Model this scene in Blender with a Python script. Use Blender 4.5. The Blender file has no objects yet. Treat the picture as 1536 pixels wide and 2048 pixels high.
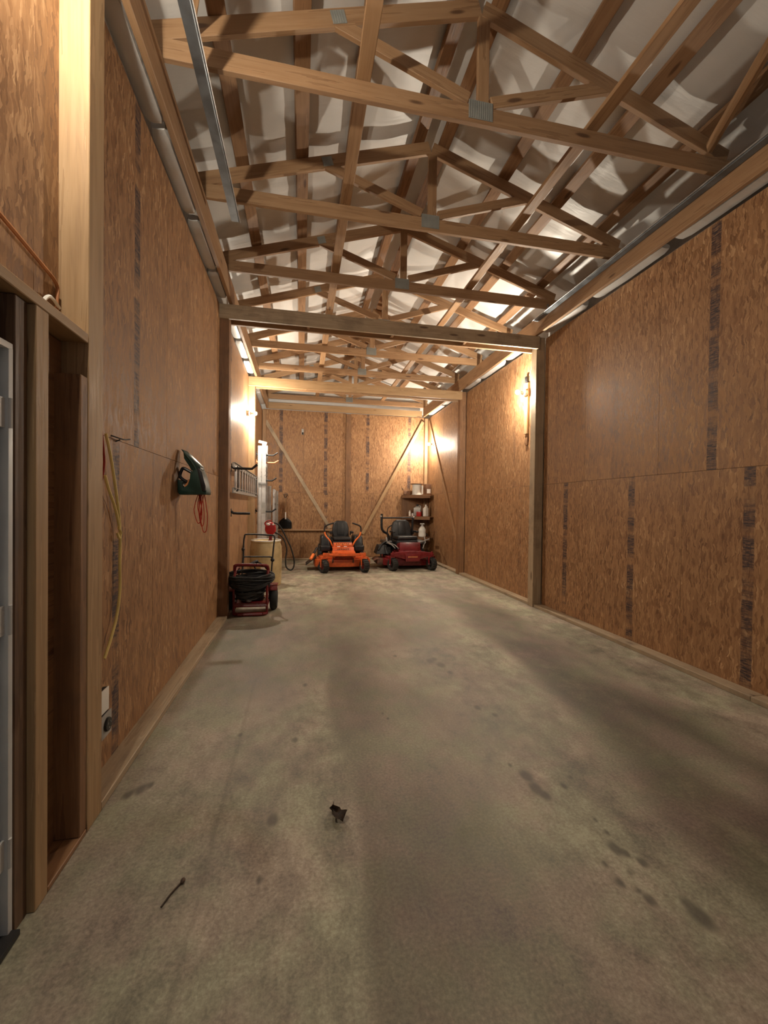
import bpy, bmesh, math, random
from mathutils import Vector, Matrix, noise
random.seed(7)
PI = math.pi
SC = bpy.context.scene
COL = SC.collection
# ------------------------------------------------------------------ camera
YAW, PITCH, ROLL, FPX = math.radians(11.36), math.radians(.715), math.radians(.73), 825.0
cd = bpy.data.cameras.new('camera'); cam = bpy.data.objects.new('camera', cd); COL.objects.link(cam)
cd.sensor_fit = 'HORIZONTAL'; cd.sensor_width = 36.0; cd.lens = FPX/1536*36.0; cd.clip_start = .02
_f = Vector((math.sin(YAW), math.cos(YAW), 0)); _r = Vector((math.cos(YAW), -math.sin(YAW), 0)); _u = Vector((0, 0, 1))
f2 = _f*math.cos(PITCH)-_u*math.sin(PITCH); u2 = _u*math.cos(PITCH)+_f*math.sin(PITCH)
r3 = _r*math.cos(ROLL)+u2*math.sin(ROLL); u3 = u2*math.cos(ROLL)-_r*math.sin(ROLL)
cam.matrix_world = Matrix(((r3.x, u3.x, -f2.x, 0), (r3.y, u3.y, -f2.y, 0), (r3.z, u3.z, -f2.z, 1.5), (0, 0, 0, 1)))
SC.camera = cam
# ------------------------------------------------------------------ world, exposure, bulbs
w = bpy.data.worlds.new('world'); SC.world = w; w.use_nodes = True
bg = w.node_tree.nodes['Background']; bg.inputs[0].default_value = (.85, .85, .85, 1); bg.inputs[1].default_value = .03
SC.view_settings.view_transform = 'Standard'; SC.view_settings.look = 'None'
SC.view_settings.gamma = 1; SC.view_settings.exposure = 2.65; SC.view_settings.use_curve_mapping = False
BULB = {'left_near': 530, 'left_far': 900, 'right_mid': 950, 'right_far': 820}
BULB_COL = (1, .88, .71)
# ------------------------------------------------------------------ measures
XL, XR, PL, PR, YB = -1.06, 3.62, -.94, 3.47, 11.7      # sheet faces, post faces, back sheets
ZS = 1.87                                               # seam between lower and upper sheets
XC = 1.28
TY = [2.93+1.22*k for k in range(-2, 8)]
def ztop(x): return 5.28-.31*abs(x-XC)                  # top edge of the top chords
# ------------------------------------------------------------------ materials
def nd(t, typ, ins=None, **pr):
    n = t.nodes.new(typ)
    for k, v in pr.items(): setattr(n, k, v)
    for k, v in (ins or {}).items():
        s = n.inputs[k]
        if isinstance(v, bpy.types.NodeSocket): t.links.new(v, s)
        else: s.default_value = v
    return n
def mth(t, op, a, b=0.0, c=0.0, clamp=False):
    return nd(t, 'ShaderNodeMath', {0: a, 1: b, 2: c}, operation=op, use_clamp=clamp).outputs[0]
def mix(t, fac, a, b, mode='MIX'):
    n = nd(t, 'ShaderNodeMix', data_type='RGBA', blend_type=mode)
    for i, v in ((0, fac), (6, a), (7, b)):
        if isinstance(v, bpy.types.NodeSocket): t.links.new(v, n.inputs[i])
        else: n.inputs[i].default_value = v if i == 0 else (*v, 1)
    return n.outputs[2]
def ramp(t, fac, stops, interp='LINEAR'):
    n = nd(t, 'ShaderNodeValToRGB', {0: fac}); e = n.color_ramp.elements; n.color_ramp.interpolation = interp
    while len(e) < len(stops): e.new(.5)
    for el, (p, c) in zip(e, stops):
        el.position = p; el.color = (*c, 1) if len(c) == 3 else c
    return n.outputs[0]
def sstep(t, v, a, b, lo=0.0, hi=1.0):
    return nd(t, 'ShaderNodeMapRange', {0: v, 1: a, 2: b, 3: lo, 4: hi}, interpolation_type='SMOOTHSTEP').outputs[0]
def newmat(name):
    m = bpy.data.materials.new(name); m.use_nodes = True
    t = m.node_tree; return m, t, t.nodes['Principled BSDF']
def out(t, b, col=None, rough=None, bump=None, bs=.3, bd=.003, metal=None):
    if col is not None:
        if isinstance(col, bpy.types.NodeSocket): t.links.new(col, b.inputs['Base Color'])
        else: b.inputs['Base Color'].default_value = (*col, 1)
    if rough is not None:
        if isinstance(rough, bpy.types.NodeSocket): t.links.new(rough, b.inputs['Roughness'])
        else: b.inputs['Roughness'].default_value = rough
    if metal is not None: b.inputs['Metallic'].default_value = metal
    if bump is not None:
        n = nd(t, 'ShaderNodeBump', {'Height': bump, 'Strength': bs, 'Distance': bd}); t.links.new(n.outputs[0], b.inputs['Normal'])
def mp(t, vec, loc=(0, 0, 0), rot=(0, 0, 0), sc=(1, 1, 1)):
    return nd(t, 'ShaderNodeMapping', {0: vec, 1: loc, 2: rot, 3: sc}).outputs[0]
def noi(t, vec, s, d=3.0, r=.55, o='Fac'):
    return nd(t, 'ShaderNodeTexNoise', {'Vector': vec, 'Scale': s, 'Detail': d, 'Roughness': r}).outputs[o]
M = {}
def plain(name, col, rough=.5, metal=0.0, var=.25, scale=9.0, dirt=None):
    m, t, b = newmat(name)
    co = nd(t, 'ShaderNodeTexCoord').outputs['Object']
    n = noi(t, co, scale, 4.0)
    c = mix(t, sstep(t, n, .3, .7), tuple(x*(1-var) for x in col), tuple(min(1, x*(1+var*.6)) for x in col))
    if dirt: c = mix(t, sstep(t, noi(t, co, scale*.6, 6.0, .7), .5, .75, 0, .8), c, dirt)
    out(t, b, c, sstep(t, n, .2, .8, max(.05, rough-.1), min(1, rough+.12)), metal=metal)
    M[name] = m; return m
def osb_mat():
    m, t, b = newmat('osb')
    uv = nd(t, 'ShaderNodeUVMap', uv_map='UVMap').outputs[0]
    rnd = nd(t, 'ShaderNodeObjectInfo').outputs['Random']
    off = nd(t, 'ShaderNodeCombineXYZ', {0: mth(t, 'MULTIPLY', rnd, 37.0), 1: mth(t, 'MULTIPLY', rnd, 91.0)}).outputs[0]
    base = nd(t, 'ShaderNodeVectorMath', {0: uv, 1: off}, operation='ADD').outputs[0]
    wob = nd(t, 'ShaderNodeTexNoise', {'Vector': base, 'Scale': 14.0, 'Detail': 2.0}).outputs['Color']
    wv = nd(t, 'ShaderNodeVectorMath', {0: wob, 'Scale': .055}, operation='SCALE').outputs[0]
    base2 = nd(t, 'ShaderNodeVectorMath', {0: base, 1: wv}, operation='ADD').outputs[0]
    val = None; hgt = None
    for a, s in ((0, (30, 7, 1)), (.75, (40, 9, 1)), (-.8, (36, 8.5, 1)), (1.35, (48, 12, 1)), (-.2, (70, 12, 1)), (.35, (90, 16, 1))):
        v = nd(t, 'ShaderNodeTexVoronoi', {'Vector': mp(t, base2, (a*7, a*3, 0), (0, 0, a), s), 'Scale': 1.0}, voronoi_dimensions='2D')
        sp = nd(t, 'ShaderNodeSeparateColor', {0: v.outputs['Color']})
        if val is None: val, hgt = sp.outputs[0], v.outputs['Distance']
        else:
            k = mth(t, 'GREATER_THAN', sp.outputs[1], .62)
            val = nd(t, 'ShaderNodeMix', {0: k, 2: val, 3: sp.outputs[0]}).outputs[0]
            hgt = nd(t, 'ShaderNodeMix', {0: k, 2: hgt, 3: v.outputs['Distance']}).outputs[0]
    fine = noi(t, mp(t, base, sc=(160, 14, 1)), 1.0, 3.0, .6)
    val2 = mth(t, 'ADD', mth(t, 'MULTIPLY', val, .72), mth(t, 'MULTIPLY', fine, .28))
    big = noi(t, base, 1.6, 4.0, .6)
    val3 = mth(t, 'ADD', val2, mth(t, 'MULTIPLY', mth(t, 'SUBTRACT', big, .5), .5))
    col = ramp(t, val3, [(.05, (.15, .070, .031)), (.3, (.255, .128, .057)), (.55, (.325, .172, .078)), (.8, (.39, .218, .103)), (.97, (.56, .355, .185))])
    col = mix(t, sstep(t, noi(t, base, 22.0, 5.0, .7), .63, .74, 0, .5), col, (.12, .05, .02))
    # printed nail-line stripe down the middle of a sheet (flat print)
    sx = nd(t, 'ShaderNodeSeparateXYZ', {0: uv})
    au = mth(t, 'ABSOLUTE', mth(t, 'ADD', sx.outputs[0], mth(t, 'MULTIPLY', mth(t, 'SUBTRACT', noi(t, mp(t, base, sc=(0, 3, 0)), 1.0), .5), .02)))
    band = sstep(t, au, .040, .050, 1, 0)
    rows = noi(t, mp(t, base, sc=(14, 70, 1)), 1.0, 2.0, .7)
    rows = sstep(t, rows, .44, .56)
    blk = noi(t, mp(t, base, sc=(0.1, 4.2, 1)), 1.0, 3.0, .7)
    blk = sstep(t, blk, .34, .56)
    oc = nd(t, 'ShaderNodeSeparateColor', {0: nd(t, 'ShaderNodeObjectInfo').outputs['Color']}).outputs[0]
    ink = mth(t, 'MULTIPLY', mth(t, 'MULTIPLY', band, oc), mth(t, 'MULTIPLY', blk, mth(t, 'ADD', mth(t, 'MULTIPLY', rows, .45), .54)))
    col = mix(t, ink, col, (.045, .03, .035))
    b.inputs['Specular IOR Level'].default_value = .4
    out(t, b, col, sstep(t, val, 0, 1, .46, .68), mth(t, 'ADD', mth(t, 'MULTIPLY', val, .6), fine), .35, .0025)
    M['osb'] = m
def wood_mat(name, c0, c1, c2, rough=.6, dirt=0.0, knots=True):
    m, t, b = newmat(name)
    co = nd(t, 'ShaderNodeTexCoord').outputs['Object']
    rnd = nd(t, 'ShaderNodeObjectInfo').outputs['Random']
    off = nd(t, 'ShaderNodeCombineXYZ', {0: mth(t, 'MULTIPLY', rnd, 53.0), 1: mth(t, 'MULTIPLY', rnd, 17.0), 2: mth(t, 'MULTIPLY', rnd, 29.0)}).outputs[0]
    v = nd(t, 'ShaderNodeVectorMath', {0: co, 1: off}, operation='ADD').outputs[0]
    wob = mth(t, 'MULTIPLY', noi(t, mp(t, v, sc=(1.4, 6, 6)), 1.0, 2.0), 2.2)
    g = nd(t, 'ShaderNodeTexNoise', {'Vector': mp(t, v, sc=(1.1, 26, 26)), 'Scale': 1.0, 'Detail': 4.0, 'Roughness': .6, 'Distortion': .6}).outputs[0]
    g2 = mth(t, 'FRACT', mth(t, 'ADD', mth(t, 'MULTIPLY', g, 3.0), wob))
    fine = noi(t, mp(t, v, sc=(6, 160, 160)), 1.0, 2.0)
    k = mth(t, 'ADD', mth(t, 'MULTIPLY', g2, .55), mth(t, 'MULTIPLY', fine, .45))
    col = ramp(t, k, [(.1, c0), (.45, c1), (.9, c2)])
    col = mix(t, mth(t, 'MULTIPLY', rnd, .30), col, c0)
    if knots:
        vo = nd(t, 'ShaderNodeTexVoronoi', {'Vector': mp(t, v, sc=(1.7, 7, 7)), 'Scale': 1.0})
        spk = nd(t, 'ShaderNodeSeparateColor', {0: vo.outputs['Color']})
        kn = mth(t, 'MULTIPLY', sstep(t, vo.outputs['Distance'], .07, .15, 1, 0), mth(t, 'GREATER_THAN', spk.outputs[0], .35))
        col = mix(t, mth(t, 'MULTIPLY', kn, .8), col, (.07, .028, .012))
    if dirt:
        col = mix(t, sstep(t, noi(t, v, 3.0, 6.0, .65), .45, .7, 0, dirt), col, (.06, .04, .03))
    out(t, b, col, sstep(t, fine, .2, .8, rough-.1, rough+.12), k, .25, .0015)
    M[name] = m
osb_mat()
wood_mat('pine', (.22, .118, .058), (.34, .20, .10), (.43, .27, .145))
wood_mat('pine_yellow', (.27, .165, .08), (.37, .235, .115), (.45, .30, .16))
wood_mat('pine_grey', (.27, .20, .13), (.37, .28, .18), (.45, .35, .235), dirt=.35)
wood_mat('pine_purlin', (.17, .09, .045), (.27, .15, .075), (.34, .20, .105))
wood_mat('pine_dark', (.13, .06, .028), (.23, .115, .05), (.31, .165, .075), dirt=.3)
wood_mat('pine_stained', (.07, .036, .02), (.13, .07, .036), (.20, .12, .065), dirt=.6)
wood_mat('shelf_wood', (.14, .065, .03), (.22, .11, .05), (.29, .155, .075), dirt=.25, knots=False)
plain('black_plastic', (.012, .012, .014), .38, var=.3)
plain('black_rubber', (.016, .015, .014), .75, var=.35, dirt=(.06, .05, .04))
plain('black_vinyl', (.010, .010, .011), .45, var=.3)
plain('black_metal', (.012, .012, .013), .55, .1)
plain('orange_paint', (.62, .11, .025), .35, var=.18, dirt=(.25, .07, .02))
plain('orange_plastic', (.85, .2, .04), .4, var=.12)
plain('red_paint', (.16, .010, .013), .32, var=.2, dirt=(.07, .02, .02))
plain('red_bright', (.36, .014, .012), .35, var=.15)
plain('deck_dirt', (.12, .05, .03), .7, var=.5, dirt=(.03, .025, .02))
plain('steel', (.36, .36, .36), .42, .7, var=.15)
plain('galvanised', (.42, .45, .47), .42, .75, var=.22, scale=22.0)
plain('plate_steel', (.30, .31, .29), .55, .3, var=.12)
plain('rail_grey', (.20, .19, .18), .5, .3, var=.2)
plain('track_steel', (.17, .19, .21), .4, .7, var=.2)
plain('aluminium', (.72, .72, .71), .34, .6, var=.12)
plain('grey_metal', (.42, .41, .39), .45, .4, var=.2)
plain('white_plastic', (.78, .77, .72), .4, var=.06)
plain('white_label_glare', (.85, .84, .8), .5, var=.05)  # for labels, cap and dial, and the painted glare on the orange mower
plain('white_paint', (.56, .57, .57), .45, var=.07)
plain('green_plastic', (.012, .038, .028), .42, var=.25)
plain('porcelain_green', (.05, .09, .07), .35, var=.2)
plain('rust_orange', (.62, .24, .09), .45, var=.15)
plain('drum_plastic', (.52, .40, .21), .42, var=.22, scale=5.0, dirt=(.27, .14, .045))
plain('yellow_cord', (.74, .58, .20), .55, var=.15)
plain('red_cord', (.38, .03, .015), .5, var=.15)
plain('brown_cable', (.42, .17, .06), .5, var=.15)
plain('cardboard', (.20, .10, .055), .8, var=.25)
plain('porcelain', (.55, .54, .52), .3, var=.08)
plain('leaf_brown', (.055, .028, .013), .7, var=.5, scale=60.0)
plain('siding', (.45, .44, .42), .6, var=.12)
plain('receptacle_black', (.008, .009, .009), .4, var=.3)
def insul_mat():
    m, t, b = newmat('insulation_vinyl')
    co = nd(t, 'ShaderNodeTexCoord').outputs['Object']
    n = noi(t, co, 1.3, 4.0)
    col = mix(t, sstep(t, n, .3, .7), (.60, .595, .58), (.70, .69, .67))
    wr = noi(t, mp(t, co, sc=(1.2, 6.5, 1.2)), 1.0, 4.0, .6)
    wr2 = noi(t, co, 26.0, 3.0, .6)
    out(t, b, col, .42, mth(t, 'ADD', wr, mth(t, 'MULTIPLY', wr2, .12)), .5, .012)
    M['insulation_vinyl'] = m
insul_mat()
def concrete_mat():
    m, t, b = newmat('concrete')
    co = nd(t, 'ShaderNodeTexCoord').outputs['Object']
    a = noi(t, mp(t, co, sc=(1.6, .8, 1)), 1.1, 6.0, .62)
    c = noi(t, mp(t, co, (3, 9, 0), sc=(1.25, .8, 1)), 5.5, 8.0, .74)
    d = noi(t, mp(t, co, (7, 2, 0)), 70.0, 4.0, .7)
    v = mth(t, 'ADD', mth(t, 'ADD', mth(t, 'MULTIPLY', a, .34), mth(t, 'MULTIPLY', c, .4)), mth(t, 'MULTIPLY', d, .26))
    col = ramp(t, v, [(.38, (.10, .083, .068)), (.45, (.19, .163, .126)), (.51, (.275, .243, .187)), (.59, (.43, .39, .305))])
    col = mix(t, 1.0, col, mix(t, sstep(t, noi(t, mp(t, co, (5, 1, 0)), 2.4, 5.0, .65), .38, .62), (.93, 1.0, .90), (1.06, .98, .98)), 'MULTIPLY')
    at = nd(t, 'ShaderNodeAttribute', attribute_name='stain')
    sp = nd(t, 'ShaderNodeSeparateColor', {0: at.outputs['Color']})
    brk = mth(t, 'ADD', sp.outputs[0], mth(t, 'MULTIPLY', mth(t, 'SUBTRACT', c, .5), 1.5))
    damp = sstep(t, brk, .1, .8, 0, 1)
    tint = mix(t, sstep(t, noi(t, co, 1.7, 3.0), .4, .6), (.47, .41, .42), (.46, .46, .40))
    col = mix(t, damp, col, mix(t, 1.0, col, tint, 'MULTIPLY'))
    spot = sstep(t, mth(t, 'ADD', sp.outputs[1], mth(t, 'MULTIPLY', mth(t, 'SUBTRACT', d, .5), .5)), .25, .7, 0, .75)
    col = mix(t, spot, col, (.055, .045, .035))
    col = mix(t, sstep(t, noi(t, mp(t, co, (1, 5, 0)), 38.0, 2.0, .5), .70, .78, 0, .55), col, (.09, .075, .06))
    col = mix(t, mth(t, 'MULTIPLY', sp.outputs[2], .55), col, (.07, .055, .04))
    out(t, b, col, sstep(t, v, .3, .7, .52, .72), mth(t, 'ADD', c, mth(t, 'MULTIPLY', d, .5)), .18, .003)
    M['concrete'] = m
concrete_mat()
def bulb_mat(name, s):
    m, t, b = newmat('bulb_'+name)
    b.inputs['Base Color'].default_value = (.9, .9, .88, 1)
    b.inputs['Emission Color'].default_value = (*BULB_COL, 1); b.inputs['Emission Strength'].default_value = s
    return m
# ------------------------------------------------------------------ mesh helpers
WM = {}
def link(o, parent=None, mw=Matrix.Identity(4)):
    COL.objects.link(o)
    if parent is not None:
        o.parent = parent; o.matrix_basis = WM[parent.name].inverted() @ mw
    else: o.matrix_basis = mw
    WM[o.name] = mw.copy(); return o
def tag(o, label=None, cat=None, group=None, kind=None):
    for k, v in (('label', label), ('category', cat), ('group', group), ('kind', kind)):
        if v: o[k] = v
    return o
def empty(name, loc, rz=0.0, label=None, cat=None, group=None, kind=None):
    o = bpy.data.objects.new(name, None); o.empty_display_size = .05
    link(o, None, Matrix.Translation(loc) @ Matrix.Rotation(rz, 4, 'Z')); return tag(o, label, cat, group, kind)
def smooth_path(pts, n=6, closed=False):
    P = [Vector(p) for p in pts]; L = len(P); o = []
    for i in range(L if closed else L-1):
        if closed: a, b, c, d = P[i-1], P[i], P[(i+1) % L], P[(i+2) % L]
        else: a, b, c, d = P[max(i-1, 0)], P[i], P[i+1], P[min(i+2, L-1)]
        for k in range(n):
            t = k/n
            o.append(.5*((2*b)+(c-a)*t+(2*a-5*b+4*c-d)*t*t+(3*b-a-3*c+d)*t**3))
    if not closed: o.append(P[-1])
    return o
class MB:
    def __init__(s): s.bm = bmesh.new()
    def _add(s, vs, fs, mt=None):
        bv = [s.bm.verts.new((mt @ Vector(v)) if mt else v) for v in vs]
        for f in fs:
            try: s.bm.faces.new([bv[i] for i in f])
            except ValueError: pass
        return s
    def box(s, c, d, mt=None, rx=0, ry=0, rz=0, taper=1.0):
        x, y, z = (q/2 for q in d); k = taper
        R = Matrix.Translation(c) @ Matrix.Rotation(rz, 4, 'Z') @ Matrix.Rotation(ry, 4, 'Y') @ Matrix.Rotation(rx, 4, 'X')
        if mt: R = mt @ R
        return s._add([(-x, -y, -z), (x, -y, -z), (x, y, -z), (-x, y, -z), (-x*k, -y*k, z), (x*k, -y*k, z), (x*k, y*k, z), (-x*k, y*k, z)],
                      [(3, 2, 1, 0), (4, 5, 6, 7), (0, 1, 5, 4), (1, 2, 6, 5), (2, 3, 7, 6), (3, 0, 4, 7)], R)
    def tube(s, pts, r, seg=8, closed=False, sm=0, cap=True, flat=1.0):
        P = smooth_path(pts, sm, closed) if sm else [Vector(p) for p in pts]
        n = len(P); vs = []; fs = []; up = None
        for i, p in enumerate(P):
            a = P[(i-1) % n] if (closed or i > 0) else p; b = P[(i+1) % n] if (closed or i < n-1) else p
            tn = (b-a).normalized()
            if up is None: up = tn.orthogonal().normalized()
            else:
                up = up-tn*up.dot(tn); up = up.normalized() if up.length > 1e-6 else tn.orthogonal().normalized()
            sd = tn.cross(up); rr = r[i*len(r)//n] if isinstance(r, (list, tuple)) else r
            for k in range(seg):
                q = 2*PI*k/seg; vs.append(p+(up*math.cos(q)+sd*math.sin(q)*flat)*rr)
        for i in range(n if closed else n-1):
            j = (i+1) % n
            for k in range(seg): fs.append((i*seg+k, i*seg+(k+1) % seg, j*seg+(k+1) % seg, j*seg+k))
        if not closed and cap: fs += [tuple(reversed(range(seg))), tuple(range((n-1)*seg, n*seg))]
        return s._add(vs, fs)
    def lathe(s, prof, seg=20, mt=None):                # profile of (r, z), r = 0 closes
        vs = []; fs = []; idx = []
        for r, z in prof:
            if r < 1e-6: idx.append([len(vs)]*seg); vs.append((0, 0, z))
            else:
                idx.append(list(range(len(vs), len(vs)+seg)))
                vs += [(r*math.cos(2*PI*k/seg), r*math.sin(2*PI*k/seg), z) for k in range(seg)]
        for a, b in zip(idx, idx[1:]):
            for k in range(seg):
                f = [a[k], a[(k+1) % seg], b[(k+1) % seg], b[k]]; g = []
                for q in f:
                    if q not in g: g.append(q)
                if len(g) > 2: fs.append(g)
        return s._add(vs, fs, mt)
    def prism(s, ol, h, mt=None, z0=0.0):               # outline in xy, extruded along z
        n = len(ol)
        vs = [(x, y, z0) for x, y in ol]+[(x, y, z0+h) for x, y in ol]
        return s._add(vs, [tuple(reversed(range(n))), tuple(range(n, 2*n))]+[(i, (i+1) % n, n+(i+1) % n, n+i) for i in range(n)], mt)
    def ball(s, c, r, u=12, v=8, sc=(1, 1, 1)):
        return s.lathe([(r*math.sin(PI*i/v), -r*math.cos(PI*i/v)) for i in range(v+1)], u, Matrix.Translation(c) @ Matrix.Diagonal((*sc, 1)))
    def build(s, name, mat, parent=None, bevel=0.0, seg=2, smooth=True, mw=None, label=None):
        bm = s.bm
        bmesh.ops.recalc_face_normals(bm, faces=bm.faces[:])
        if bevel:
            es = [e for e in bm.edges if len(e.link_faces) == 2 and e.calc_face_angle(0) > .5]
            bmesh.ops.bevel(bm, geom=es, offset=bevel, segments=seg, profile=.6, affect='EDGES', clamp_overlap=True)
        me = bpy.data.meshes.new(name); bm.to_mesh(me); bm.free()
        me.materials.append(M[mat] if isinstance(mat, str) else mat)
        if smooth:
            me.polygons.foreach_set('use_smooth', [True]*len(me.polygons))
            try: me.set_sharp_from_angle(angle=.7)
            except Exception: pass
        o = bpy.data.objects.new(name, me)
        link(o, parent, mw if mw is not None else (WM[parent.name] if parent is not None else Matrix.Identity(4)))
        if label: o['label'] = label
        return o
_BC = {}
def bxmesh(L, wd, th, mat, bev=.003):
    k = (round(L, 3), round(wd, 3), round(th, 3), mat)
    if k not in _BC:
        b = MB().box((0, 0, 0), (L, th, wd)); bm = b.bm
        bmesh.ops.bevel(bm, geom=bm.edges[:], offset=bev, segments=1, affect='EDGES')
        me = bpy.data.meshes.new('board'); bm.to_mesh(me); bm.free(); me.materials.append(M[mat]); _BC[k] = me
    return _BC[k]
def board(name, p0, p1, wd, th, wdir, mat='pine', parent=None, label=None):
    """lumber from p0 to p1 (centre line), wd along wdir, th across"""
    p0, p1 = Vector(p0), Vector(p1); x = (p1-p0).normalized(); z = Vector(wdir); z = (z-x*z.dot(x)).normalized(); y = z.cross(x)
    c = (p0+p1)/2
    mw = Matrix(((x.x, y.x, z.x, c.x), (x.y, y.y, z.y, c.y), (x.z, y.z, z.z, c.z), (0, 0, 0, 1)))
    o = bpy.data.objects.new(name, bxmesh((p1-p0).length, wd, th, mat)); link(o, parent, mw)
    if label: o['label'] = label
    return o
def topboard(name, p0, p1, wd, th, wdir, mat, label, cat, group=None):
    return tag(board(name, p0, p1, wd, th, wdir, mat), label, cat, group)
# ------------------------------------------------------------------ setting: floor
def build_floor():
    xs = [-1.12+.022*i for i in range(int(4.8/.022)+1)]
    ys = []; y = -1.6
    while y < 11.85: ys.append(y); y += .014 if .8 < y < 3.2 else (.03 if y < 6 else .05)
    spots = [(1052, 1552, 16), (1072, 1578, 18), (1090, 1590, 14), (1128, 1572, 9), (1140, 1555, 7), (1232, 1698, 17), (1252, 1706, 10), (1285, 1725, 12), (1240, 1766, 12), (1262, 1745, 8), (1300, 1800, 14), (1275, 1782, 9),
             (1400, 1832, 26), (1375, 1806, 12), (1212, 1665, 8), (1190, 1640, 6), (1208, 1728, 8), (860, 1322, 10), (882, 1330, 12), (900, 1345, 8), (790, 1312, 5), (868, 1318, 8), (955, 1415, 9), (990, 1430, 8), (776, 1437, 4), (764, 1427, 4),
             (350, 1775, 5), (338, 1782, 4), (520, 1760, 10), (545, 1640, 16), (480, 1470, 7), (280, 1580, 14), (255, 1590, 12), (300, 1570, 10), (590, 1480, 9), (610, 1370, 7), (1020, 1530, 6), (1030, 1495, 5)]
    def fl(px, py):
        d = f2+r3*((px-768)/FPX)+u3*((1024-py)/FPX); t = -1.5/d.z; return d.x*t, d.y*t, t
    S = [(*fl(a, b)[:2], r*fl(a, b)[2]/FPX) for a, b, r in spots]
    sm = lambda a, b, v: (lambda q: q*q*(3-2*q))(min(1, max(0, (v-a)/(b-a))))
    me = bpy.data.meshes.new('floor'); vs = []; cl = []
    joint = [(-.08+.0*k) for k in range(1)]
    for y in ys:
        for x in xs:
            vs.append((x, y, 0))
            n = noise.noise((x*.9, y*.55, 3.1)); n2 = noise.noise((x*2.6, y*1.3, 8.4))
            wx = x+.16*n+.07*n2
            path1 = sm(.20, .33, wx)*(1-sm(.7, 1.45, wx+.10*n2))*(.75+.5*noise.noise((x*1.2, y*.8, 5.5)))
            path2 = sm(1.55, 2.05, wx-.12*min(2, max(0, y-1.8)))*(1-sm(2.5, 3.15, wx-.04*(y-2)))
            fade = 1-sm(5.5, 8.5, y)
            r = max(path1*(.60+.3*n), path2*(.66+.4*n2))*fade
            r = max(r, .45*sm(.1, .5, noise.noise((x*.5+9, y*.35, 1.7)))*(1-sm(7, 10, y)))
            g = 0.0
            for sx, sy, sr in S:
                dx, dy = x-sx, (y-sy)
                if abs(dx) < sr*2.5 and abs(dy) < sr*5:
                    q = (dx*dx/(sr*sr)+dy*dy/(sr*sr*2.6))
                    g = max(g, math.exp(-q*1.1)*.8)
            bl = 0.0
            jx = .02+.006*math.sin(y*3)
            if abs(x+.375) < .014 and y < 3.7: bl = .55
            if abs(y-7.28+.11*x-.02*math.sin(x*4)) < .03: bl = .5
            cl += (max(0, min(1, r)), g, bl, 1)
    nx, ny = len(xs), len(ys)
    fs = [(j*nx+i, j*nx+i+1, (j+1)*nx+i+1, (j+1)*nx+i) for j in range(ny-1) for i in range(nx-1)]
    me.from_pydata(vs, [], fs)
    ca = me.color_attributes.new('stain', 'FLOAT_COLOR', 'POINT'); ca.data.foreach_set('color', cl)
    me.materials.append(M['concrete'])
    o = bpy.data.objects.new('floor', me); link(o); o['kind'] = 'structure'
build_floor()
# ------------------------------------------------------------------ setting: walls with their sheets
def slab(name, lo, hi, mat, kind='structure'):
    c = [(a+b)/2 for a, b in zip(lo, hi)]; d = [b-a for a, b in zip(lo, hi)]
    o = MB().box((0, 0, 0), d).build(name, mat, mw=Matrix.Translation(c), smooth=False)
    if kind: o['kind'] = kind
    return o
def sheet(parent, face, axis, a0, a1, z0, z1, stripe=None, th=.011, sgn=1, ink=1.0):
    """OSB sheet: its face lies in plane `axis`=face, looking towards sgn; a0..a1 along the wall"""
    g = .0015; a0 += g; a1 -= g; z0 += g; z1 -= g
    u0 = (a0-stripe) if stripe is not None else 5.0
    P = lambda a, z, d: (face-sgn*d, a, z) if axis == 0 else (a, face-sgn*d, z)
    vs = [P(a0, z0, 0), P(a1, z0, 0), P(a1, z1, 0), P(a0, z1, 0), P(a0, z0, th), P(a1, z0, th), P(a1, z1, th), P(a0, z1, th)]
    fs = [(0, 1, 2, 3), (7, 6, 5, 4), (4, 5, 1, 0), (5, 6, 2, 1), (6, 7, 3, 2), (7, 4, 0, 3)]
    c = Vector(P((a0+a1)/2, (z0+z1)/2, th/2))
    me = bpy.data.meshes.new('osb_panel'); me.from_pydata([Vector(v)-c for v in vs], [], fs)
    uvl = me.uv_layers.new(name='UVMap')
    uvs = {0: (0, 0), 1: (a1-a0, 0), 2: (a1-a0, z1-z0), 3: (0, z1-z0)}
    for lp in me.loops:
        q = uvs[lp.vertex_index % 4]; uvl.data[lp.index].uv = (q[0]+u0, q[1]+z0)
    bm = bmesh.new(); bm.from_mesh(me); bmesh.ops.recalc_face_normals(bm, faces=bm.faces[:]); bm.to_mesh(me); bm.free()
    me.materials.append(M['osb'])
    o = bpy.data.objects.new('osb_panel', me); o.color = (ink, 0, 0, 1); link(o, parent, Matrix.Translation(c)); return o
wl = slab('wall_left', (-1.16, -1.6, 0), (-1.13, 11.85, 4.66), 'siding')
wr = slab('wall_right', (3.69, -1.6, 0), (3.72, 11.85, 4.66), 'siding')
wb = MB().prism([(-1.13, 0), (3.69, 0), (3.69, 4.63), (XC, 5.37), (-1.13, 4.63)], .03, Matrix.Translation((0, 11.8, 0)) @ Matrix.Rotation(PI/2, 4, 'X')).build('wall_back', 'insulation_vinyl', smooth=False)
wb['kind'] = 'structure'
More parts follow.
